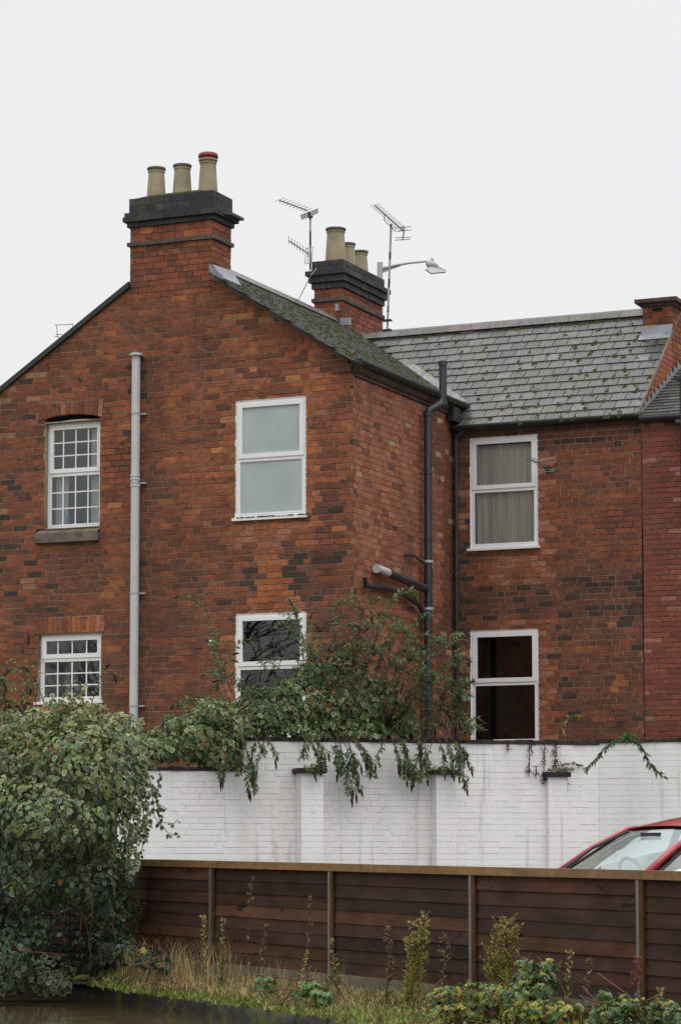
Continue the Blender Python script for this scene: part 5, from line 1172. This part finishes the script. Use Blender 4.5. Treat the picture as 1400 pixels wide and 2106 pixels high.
for (a, b, c, d_) in ((880, 1510, 885, 1330), (900, 1510, 930, 1340), (910, 1510, 945, 1400), (930, 1520, 950, 1440), (890, 1510, 860, 1380), (920, 1510, 905, 1380), (870, 1510, 835, 1420), (930, 1520, 965, 1480), (850, 1515, 810, 1440), (900, 1510, 915, 1440), (940, 1515, 938, 1395), (865, 1510, 875, 1440), (780, 1510, 790, 1400), (815, 1510, 840, 1420)): SB.append(sp(a, b, c, d_, 35.0, .25, sub=5, dens=1.1))
bush('buddleia', 'bushy buddleia growing at the foot of the black soil pipe', 'shrub', SB, 304, base=at(900, 1520, 35.1))
# fringe just over the coping that ties the clumps together
SB = []
rr_ = random.Random(12)
for k in range(46):
    u = rr_.uniform(520, 960); d_ = 34.62+(u-500)*.00196; SB.append(sp(u, 1512, u+rr_.uniform(-35, 35), 1512-rr_.uniform(35, 80), d_, rr_.uniform(.2, .9), sub=1, dens=1.2, leafL=.09))
bush('buddleia', 'ragged line of seedlings rooted along the dark wall coping', 'shrub', SB, 305, base=at(740, 1515, 34.8))
def hang(label, L_, seed, base, dens=1.1, leafL=.095): 
    S2 = []
    for (u0, v0, u1, v1, k) in L_:
        k = 34.5+(u0-500)*.00196-(.30 if min(abs(u1-640), abs(u1-915)) > 35 else .48)
        q_ = sp(u0, v0-8, u1, v1, k, .35, sub=3, dens=dens, leafL=leafL, fwd=.05); S2.append((q_[0], q_[1]+RT*.12*(1 if u1 >= u0 else -1)-FH*.03, q_[2], q_[3], q_[4]))
    return bush('hanging_buddleia', label, 'shrub', S2, seed, group='buddleia hanging down the white wall', base=base, leafL=leafL)
hang('buddleia tuft drooping below the step in the white wall', [(500, 1530, 505, 1600, 33.5), (490, 1540, 495, 1620, 33.5), (505, 1545, 520, 1620, 33.5), (480, 1560, 455, 1605, 33.4), (520, 1520, 545, 1555, 33.7), (480, 1550, 490, 1590, 33.5), (500, 1560, 518, 1630, 33.5)], 401, at(490, 1540, 33.6))
hang('small buddleia hanging right of the wall step', [(545, 1515, 555, 1555, 34.0), (555, 1512, 548, 1570, 34.0), (535, 1520, 530, 1548, 34.0)], 402, at(550, 1515, 34.1), dens=.8)
hang('buddleia hanging onto the cap of the left pilaster', [(635, 1518, 640, 1575, 34.0), (650, 1515, 655, 1580, 34.0), (660, 1515, 625, 1560, 34.0), (645, 1520, 660, 1560, 34.0), (620, 1590, 640, 1570, 33.9), (640, 1580, 655, 1568, 33.9)], 403, at(640, 1518, 34.1))
hang('broad buddleia curtain hanging right of the left pilaster', [(690, 1515, 715, 1590, 34.2), (700, 1515, 740, 1600, 34.2), (680, 1520, 700, 1575, 34.2), (710, 1515, 760, 1575, 34.2), (715, 1530, 735, 1615, 34.2), (705, 1530, 720, 1600, 34.2), (720, 1530, 775, 1585, 34.2), (730, 1540, 755, 1600, 34.2), (680, 1540, 690, 1590, 34.2), (725, 1520, 745, 1560, 34.2), (700, 1560, 712, 1635, 34.2)], 404, at(705, 1518, 34.3))
hang('buddleia hanging between the left and middle pilasters', [(800, 1515, 810, 1570, 34.4), (810, 1515, 840, 1590, 34.4), (795, 1520, 790, 1565, 34.4), (820, 1530, 850, 1610, 34.4), (805, 1530, 825, 1600, 34.4), (830, 1550, 845, 1605, 34.4), (815, 1520, 835, 1550, 34.4), (850, 1515, 858, 1540, 34.4)], 405, at(810, 1515, 34.5))
hang('buddleia hanging over the cap of the middle pilaster', [(870, 1520, 872, 1600, 34.4), (880, 1520, 865, 1580, 34.4), (910, 1515, 930, 1580, 34.5), (920, 1515, 950, 1580, 34.5), (900, 1520, 905, 1575, 34.4), (930, 1530, 960, 1560, 34.5), (930, 1560, 950, 1620, 34.4), (915, 1530, 940, 1600, 34.4), (890, 1530, 880, 1590, 34.3), (925, 1520, 970, 1565, 34.5), (880, 1540, 875, 1610, 34.3)], 406, at(900, 1518, 34.5))
# arched sapling at right
rs = random.Random(55)
def arch_twig(label, pts, seed, n, L, c, d, base):
    s, l = MB(), MB(); P = [at(u, v, d) for u, v in pts]; s.tube(P, .007, 5)
    for k in range(n):
        t = k/n*(len(P)-1); i = int(t); p = P[i].lerp(P[i+1], t-i); dd_ = (P[i+1]-P[i]).normalized()
        for sg in (-1, 1):
            tip = (dd_*.7-Z*.55+rv(rs)*.75+RT*sg*.3).normalized(); nr = (CD+rv(rs)*.9).normalized(); ll = L*rs.uniform(.35, 1.15); leaf_lance(l, p+rv(rs)*.012, tip, nr, ll, ll*rs.uniform(.2, .34), jit(c, rs, .4), rs)
    return P, s, l
r1 = thing('sapling', 'arched feathery green sapling drooping both ways over the white wall at right', 'shrub', at(1290, 1515, 35.0))
P, s, l = arch_twig('', [(1292, 1522), (1288, 1512), (1270, 1518), (1245, 1535), (1225, 1560), (1203, 1582)], 1, 60, .105, (.09, .15, .06), 35.0, None); part('branch', s, 'stem', r1); part('foliage', l, 'leaf', r1, kind='stuff')
P, s, l = arch_twig('', [(1290, 1522), (1294, 1512), (1305, 1518), (1320, 1540), (1335, 1570), (1362, 1597)], 1, 60, .11, (.10, .16, .06), 35.0, None); part('branch', s, 'stem', r1); part('foliage', l, 'leaf', r1, kind='stuff')
r2 = thing('sapling', 'yellow-leaved twig in front of the right-hand brickwork', 'shrub', at(1160, 1500, 35.4)); P, s, l = arch_twig('', [(1155, 1500), (1160, 1482), (1180, 1470), (1203, 1468)], 1, 11, .10, (.26, .26, .03), 35.4, None); part('branch', s, 'stem', r2); part('foliage', l, 'leaf', r2, kind='stuff')
# dead creeper and moss around the right pilaster cap
dc = thing('dead_creeper', 'blackened dead creeper strands around the right pilaster cap', 'creeper', at(1140, 1530, 35.2)); q = MB(); rd_ = random.Random(8)
OWp = A0+NW*.03
def onw(u, v, k=.03): return opl(u, v, A0+NW*k, NW)
for (pl, n) in (([(1118, 1525), (1119, 1560), (1117, 1590), (1118, 1612)], 40), ([(1142, 1522), (1142, 1550), (1141, 1580)], 46), ([(1088, 1530), (1088, 1588)], 12), ([(1102, 1575), (1102, 1595)], 10), ([(1044, 1530), (1043, 1545)], 10), ([(1091, 1528), (1092, 1545)], 8), ([(1165, 1590), (1163, 1620)], 10), ([(1142, 1575), (1180, 1570), (1200, 1575)], 18), ([(1150, 1585), (1165, 1578)], 14), ([(1088, 1580), (1087, 1590)], 12)):
    P = [onw(u, v, .05) for u, v in pl]; q.tube(P, .006, 5)
    for k in range(n):
        t = rd_.random()*(len(P)-1); i = min(len(P)-2, int(t)); p = P[i].lerp(P[i+1], t-i)+rv(rd_)*.022; q.tube([p, p+rv(rd_)*.045], .005, 4)
part('strands', q, 'spike', dc, kind='stuff')
q = MB()
for _ in range(120):
    s_ = rd_.choice(PIL); p = A0+XW*rd_.uniform(s_[0]-.05, s_[1]+.04)+NW*rd_.uniform(.05, PROT+.04)+Z*(s_[2]+.066); leaf_lance(q, p, (Z+rv(rd_)*.9).normalized(), rv(rd_), rd_.uniform(.04, .10), .02, jit((.10, .12, .03), rd_), rd_)
tag(part('cap_weeds', q, 'leaf', None), 'sparse short weeds sprouting on top of the three pilaster caps', 'weeds', kind='stuff')
# left buddleia above ivy
bush('buddleia', 'yellowing buddleia in front of the lower left window above the ivy', 'shrub', [sp(60, 1500, 60, 1350, 27.4, .1, sub=3, dens=.6), sp(80, 1480, 60, 1330, 27.4, .1, sub=1, dens=.5), sp(150, 1490, 165, 1400, 27.4, .2, sub=2, dens=.7), sp(180, 1480, 190, 1370, 27.4, .25, sub=2, dens=.7), sp(20, 1490, 0, 1400, 27.4, .2, sub=5, dens=1.6), sp(40, 1500, 30, 1410, 27.4, .2, sub=5, dens=1.6), sp(10, 1490, 40, 1430, 27.3, .3, sub=5, dens=1.6), sp(-5, 1500, 15, 1380, 27.5, .2, sub=4, dens=1.5), sp(30, 1500, -10, 1440, 27.4, .3, sub=5, dens=1.5), sp(220, 1480, 270, 1470, 27.4, .3, sub=1, dens=.6), sp(100, 1490, 140, 1440, 27.4, .4, sub=2), sp(-20, 1480, -20, 1390, 27.4, .2, sub=3), sp(100, 1480, 85, 1380, 27.4, .2, sub=1, dens=.5), sp(190, 1480, 230, 1450, 27.4, .4, sub=2)], 310, base=at(100, 1500, 27.4), leafL=.075, yellow=.3)
# ------------------------------------------------------------------ bank plants
rg = random.Random(404)
def bankpt(u, t):     # t 0 kerb .. 1 fence
    q = oz(u, 2000, .25); # direction only
    s = ft(u); f_ = FO+FX*s+FN*.06; d = V3((CAM.x-f_.x, CAM.y-f_.y, 0)).normalized(); return V3((f_.x, f_.y, .28))+d*(1-t)*1.55-Z*.09*(1-t)
def blades(mb, base, n, L, spread, cols, r, w_=.006, lean=.35):
    for _ in range(n):
        p = base+V3((r.gauss(0, spread), r.gauss(0, spread), 0)); d = (Z+V3((r.uniform(-lean, lean), r.uniform(-lean, lean), 0))).normalized(); l = L*r.uniform(.45, 1.15); s = (RT+rv(r)*.4).normalized()*w_*.5
        b = V3((r.uniform(-1, 1), r.uniform(-1, 1), -.6))*l*.22; c = jit(r.choice(cols), r, .3)
        m1_ = p+d*l*.55; t_ = p+d*l+b; mb.add([p-s, p+s, m1_+s*.8, t_, m1_-s*.8], [(0, 1, 2, 4), (4, 2, 3)], c)
STRAW = (.50, .41, .20); STR2 = (.40, .30, .14); GRN = (.22, .28, .06); GR2 = (.16, .22, .05)
gm = MB(); gm2 = MB()
for _ in range(520):
    u = rg.uniform(235, 900); t = rg.random()**.8; b = bankpt(u, t)
    dry = rg.random() < (.75 if u > 360 else .45)
    if u > 750 and rg.random() < .5: continue
    blades(gm, b, rg.randint(8, 16), .16 if dry else .11, .06, [STRAW, STR2, (.20, .15, .06)] if dry else [GRN, GR2, OLV], rg, .007, .9 if dry else .6)
for _ in range(90):
    u = rg.choice([rg.uniform(330, 480), rg.uniform(360, 440), rg.uniform(270, 330), rg.uniform(470, 700)]); blades(gm, bankpt(u, rg.uniform(.3, .9)), rg.randint(3, 7), .50 if u < 480 else .34, .05, [STRAW, STR2, (.22, .13, .07)], rg, .006, .22)
for _ in range(700):
    u = rg.uniform(600, 1400); blades(gm, bankpt(u, rg.random()), 7, .07, .06, [GRN, GR2, (.05, .08, .025), (.16, .11, .05)], rg, .008, .9)
for _ in range(260):
    u = rg.uniform(200, 620); blades(gm, bankpt(u, rg.uniform(-.05, .2)), 9, .06, .05, [GRN, GR2, OLV], rg, .008, .9)
tag(part('grass', gm, 'drygrass'), 'straw coloured and green grass tufts growing along the canal bank', 'grass', kind='stuff')
for _ in range(900):
    u = rg.uniform(560, 1400); blades(gm2, bankpt(u, rg.uniform(-.42, .15))+Z*.035, 8, rg.uniform(.05, .11), .06, [GRN, GR2, STR2, OLV], rg, .008, .9)
for _ in range(200):
    u = rg.uniform(240, 620); blades(gm2, bankpt(u, rg.uniform(-.3, .1))+Z*.02, 8, .06, .05, [GRN, GR2, OLV], rg, .008, .9)
tag(part('grass', gm2, 'drygrass'), 'short green grass fringe creeping over the canal edge', 'grass', kind='stuff')
# ground cover leaves
gc = MB()
for _ in range(7000):
    u = rg.uniform(560, 1400)
    if rg.random() > .25+.75*min(1, max(0, (u-700)/250)): continue
    b = bankpt(u, rg.uniform(-.40 if u > 660 else 0, 1))+Z*rg.uniform(0.02, .10*min(1, max(.3, (u-700)/250))); c = rg.choice([(.09, .16, .04), (.13, .20, .045), (.07, .12, .035), (.22, .25, .05), (.16, .07, .04), (.24, .16, .06)]); 
    if rg.random() < .05: c = (.40, .30, .02)
    if rg.random() < .03: c = (.30, .07, .03)
    tip = (rv(rg)+Z*.1); nr = (Z+rv(rg)*.7).normalized(); tip = (tip-nr*tip.dot(nr)).normalized(); l = rg.uniform(.025, .055); leaf_plain(gc, b, tip, nr, l, l*.8, jit(c, rg), rg)
tag(part('ground_cover', gc, 'leaf'), 'low mixed green, yellow and reddish leaves covering the bank', 'undergrowth', kind='stuff')
km = MB()
for i_, r_ in enumerate(rows):
    for _ in range(44):
        t_ = rg.random()**.8; p = r_[3].lerp(r_[5], t_)+V3((rg.uniform(-.1, .1), rg.uniform(-.1, .1), .0)); 
        if proj(p)[0] > 1500 or mnoise.noise(p*1.1) < -.3: continue
        tuft(km, V3((p.x, p.y, p.z)), (Z+rv(rg)*.3).normalized(), rg.uniform(.012, .035), jit((.20, .25, .04), rg, .35))
tag(part('kerb_moss', km, 'drygrass'), 'bright yellow-green moss cushions along the top of the canal edge', 'moss', kind='stuff')
# fallen yellow leaves strip at bottom right
yl = MB()
for _ in range(150):
    u = rg.gauss(1230, 70); b = bankpt(min(1395, max(1120, u)), rg.uniform(-.05, .22))+Z*rg.uniform(.02, .09); nr = (Z*.7+CD*.6+rv(rg)*.6).normalized(); tip = rv(rg); tip = (tip-nr*tip.dot(nr)).normalized(); l = rg.uniform(.04, .075); leaf_plain(yl, b, tip, nr, l, l*.8, jit(rg.choice([(.55, .38, .02), (.48, .36, .04), (.30, .30, .05)]), rg, .2), rg)
tag(part('fallen_leaves', yl, 'leaf'), 'bright yellow fallen leaves at the foot of the bramble', 'leaves', kind='stuff')
# goldenrod / fleabane weeds
def weed(u, t, vtop, label, seed, stems=1, plume=.10, leafy=1.0, c=(.17, .17, .045), topc=(.16, .14, .055), spreadu=8, lean=0):
    r = random.Random(seed); b0 = bankpt(u, t); root = thing('tall_weed', label, 'weed', b0, 'seeding weeds on the bank'); s, l, f_ = MB(), MB(), MB()
    dist = (b0-CAM).dot(FW)
    for k in range(stems):
        b = b0+RT*r.uniform(-1, 1)*spreadu*dist/FOC+FH*r.uniform(-.08, .08); vt = vtop+(0 if k == 0 else r.uniform(5, 70)); top = at(u+r.uniform(-1, 1)*spreadu+lean, vt, (b-CAM).dot(FW)); hh = top-b
        mid = b.lerp(top, .5)+RT*r.uniform(-.03, .03); P = [b, b.lerp(mid, .5), mid, mid.lerp(top, .6), top]; s.tube(P, [.006, .005, .0045, .004, .002], 5)
        H_ = hh.length; n = int(H_/.018*leafy)
        for i in range(n):
            tt = i/n*.85; p = b.lerp(top, tt); a = i*2.4; sd2 = RT*math.cos(a)+FH*math.sin(a); tip = (sd2*.8+Z*.75).normalized(); leaf_lance(l, p, tip, (Z-tip*.3+rv(r)*.2).normalized(), r.uniform(.04, .085)*(1.25-tt*.6), .017, jit(c, r, .3), r)
        nb2 = int(18*plume/.10)
        for i in range(nb2):
            a = r.uniform(0, 6.28); tt = r.uniform(.62, 1.0); p = b.lerp(top, tt); ln_ = plume*r.uniform(.4, 1.0)*(1.15-abs(tt-.82)*2); e = p+(RT*math.cos(a)+FH*math.sin(a))*ln_*.55+Z*ln_*.7; s.tube([p, e], .0016, 4)
            for _k in range(7): tuft(f_, p.lerp(e, r.uniform(.5, 1.1))+rv(r)*.010, rv(r), r.uniform(.006, .012), jit(topc, r, .35))
    part('stems', s, 'stem', root, kind='stuff'); part('leaves', l, 'leaf', root, kind='stuff'); part('seed_heads', f_, 'drygrass', root, kind='stuff')
GLD = (.36, .35, .09); TPG = (.38, .34, .13); TPB = (.22, .15, .08)
weed(275, .8, 1835, 'grey-green bushy weed beside the ivy, furthest left on the bank', 1, 5, .10, 1.2, (.11, .13, .05), (.14, .15, .06), 24)
weed(430, .5, 1873, 'upright weed just left of the leftmost visible fence post', 2, 1, .06, 1.2, GLD, TPG, 3, -8)
weed(468, .5, 1892, 'upright weed just right of the leftmost visible fence post', 3, 2, .06, 1.2, (.18, .19, .06), TPG, 6, -6)
weed(520, .6, 1808, 'tall dead umbel weed against the boards', 4, 1, .07, .2, TPB, TPB, 4)
weed(540, .4, 1905, 'short brown weed in dry grass', 5, 2, .04, .3, TPB, TPB, 14)
weed(640, .5, 1848, 'thin dead stem left of the second fence post', 6, 1, .05, .2, TPB, TPB, 3)
weed(625, .3, 1960, 'little weed with spread head under the second post', 7, 2, .05, .6, GLD, TPG, 16)
weed(720, .5, 1938, 'leaning yellowing weed right of the second post', 8, 3, .05, .8, GLD, (.22, .22, .10), 22, -20)
weed(805, .5, 1911, 'thin brown-topped weed left of the golden clump', 9, 2, .08, .7, (.16, .15, .06), TPB, 5)
weed(868, .6, 1880, 'tall golden goldenrod clump before the third panel', 10, 6, .11, 1.6, (.33, .30, .06), TPG, 26)
weed(920, .7, 1932, 'small goldenrod stem right of the golden clump', 11, 1, .10, .5, GLD, TPB, 3, -6)
weed(1015, .4, 1958, 'squat feathery goldenrod at the third post', 12, 3, .15, 1.5, (.30, .30, .06), (.32, .28, .08), 18, -6)
weed(1056, .35, 1905, 'largest goldenrod with a dense feathery plume', 13, 3, .21, 2.0, (.36, .36, .07), (.30, .24, .08), 7, -18)
weed(1178, .4, 1958, 'slim weed standing right of the bramble', 14, 1, .055, 1.0, (.22, .24, .07), TPG, 2, -8)
weed(1205, .4, 1975, 'slender curved weed near the yellow leaves', 15, 1, .05, .6, (.22, .20, .07), TPB, 2, 4)
weed(1312, .5, 1975, 'reddish bare twiggy weed at the rightmost post', 16, 2, .07, .2, TPB, (.24, .10, .07), 12)
weed(1352, .4, 2030, 'low weed under the last panel at the right edge', 17, 2, .05, 1.0, GR2, TPG, 8)
# bramble bushes
def bramble(label, L_, n, seed, Ls=.065, cols=None):
    r = random.Random(seed); mb = MB(); s = MB(); c0 = L_[0][0]; root = thing('bramble', label, 'shrub', V3((c0.x, c0.y, .25)), 'brambles on the bank')
    for (p, tip, nr, l, rr2, d) in lobes_leaves(L_, n, Ls, r, None, camdir=CD, thick=.3):
        if p.z < .2: continue
        c = r.choice(cols or [(.11, .19, .075), (.14, .22, .075), (.09, .16, .06), (.20, .24, .06)])
        if r.random() < .05: c = (.22, .09, .03)
        if r.random() < .05: c = (.35, .30, .04)
        for a in (-1, 0, 1):
            t2 = (tip+(tip.cross(nr))*a*.9).normalized(); leaf_plain(mb, p, t2, nr, l*(.9 if a else 1), l*.7, jit(c, r, .2), r)
    for _ in range(14):
        b = c0+RT*r.uniform(-.4, .4); b.z = .25; e = L_[r.randint(0, len(L_)-1)][0]+rv(r)*.15; s.tube([b, b.lerp(e, .5)+Z*.08, e], .005, 5)
    part('canes', s, 'rstem', root, kind='stuff'); part('foliage', mb, 'leaf', root, kind='stuff')
bramble('blue-green bramble right of the tallest goldenrod', [lobe(1085, 2010, 18.6, .10, .09, .1), lobe(1110, 2030, 18.5, .12, .10, .12), lobe(1080, 2050, 18.5, .15, .1, .12), lobe(1125, 1990, 18.6, .07, .05, .08), lobe(1080, 1985, 18.6, .07, .05, .08)], 520, 501, .052)
bramble('dark bramble tangle in the middle of the bank', [lobe(930, 2050, 18.9, .20, .07, .15), lobe(990, 2045, 18.7, .20, .09, .15), lobe(1050, 2060, 18.4, .22, .10, .15), lobe(960, 2080, 18.6, .25, .07, .15), lobe(1120, 2085, 18.1, .28, .08, .15)], 1300, 502, .05, [(.10, .17, .04), (.14, .21, .05), (.08, .13, .04), (.24, .28, .06), (.15, .07, .04), (.34, .33, .05)])
bramble('small bramble below the rightmost post', [lobe(1290, 2068, 17.9, .12, .06, .1), lobe(1255, 2085, 17.8, .14, .06, .1), lobe(1350, 2080, 17.7, .18, .08, .1), lobe(1240, 2045, 18, .05, .05, .06), lobe(1395, 2095, 17.5, .12, .07, .1)], 700, 503, .048, [(.08, .145, .065), (.10, .17, .07), (.18, .21, .05)])
bramble('bright green leafy clump right of the dry grass', [lobe(640, 2035, 22.2, .13, .08, .1), lobe(665, 2045, 22.0, .1, .06, .1), lobe(545, 2020, 23.5, .1, .08, .1)], 260, 504, .055, [(.12, .21, .07), (.15, .24, .08)])
bramble('ivy seedlings at the foot of the ivy bush', [lobe(300, 1965, 26.0, .14, .12, .1), lobe(335, 1985, 25.6, .12, .08, .1), lobe(260, 1955, 26.4,   .14, .14, .1)], 150, 505, .06, [(.05, .10, .055), (.07, .12, .06)])
bramble('trailing green sprig reaching from the kerb to the water', [lobe(330, 2065, 24.9, .05, .03, .05), lobe(345, 2055, 25.0, .05, .04, .05), lobe(358, 2045, 25.1, .05, .03, .05)], 60, 506, .05, [(.09, .16, .05)])

# ------------------------------------------------------------------ bare trees on the far bank behind the camera, seen in the window panes
rt_ = random.Random(900)
def bare_tree(x, y, hh, k):
    root = thing('bare_tree', 'leafless tree across the canal, seen only as a reflection in the window panes', 'tree', (x, y, .2), 'bare trees reflected in the windows'); tk = MB(); br_ = MB()
    def grow(p, d, L, rad, lev):
        e = p+d*L; (tk if lev == 0 else br_).tube([p, p.lerp(e, .5)+rv(rt_)*L*.04, e], [rad, rad*.85, rad*.65], 6 if lev < 2 else 4, caps=False)
        if lev > 5: return
        for i in range(3 if lev < 5 else 2):
            grow(p.lerp(e, rt_.uniform(.55, 1)), (d+rv(rt_)*.62+Z*.12).normalized(), L*rt_.uniform(.62, .82), rad*.6, lev+1)
    grow(V3((x, y, .2)), Z, hh*.26, .22, 0); part('trunk', tk, 'stem', root); part('branches', br_, 'stem', root)
for i, (x, y) in enumerate(((-42, -14), (-47, -24), (-37, -20), (-53, -32), (-44, -34))): bare_tree(x, y, rt_.uniform(13, 17), i)
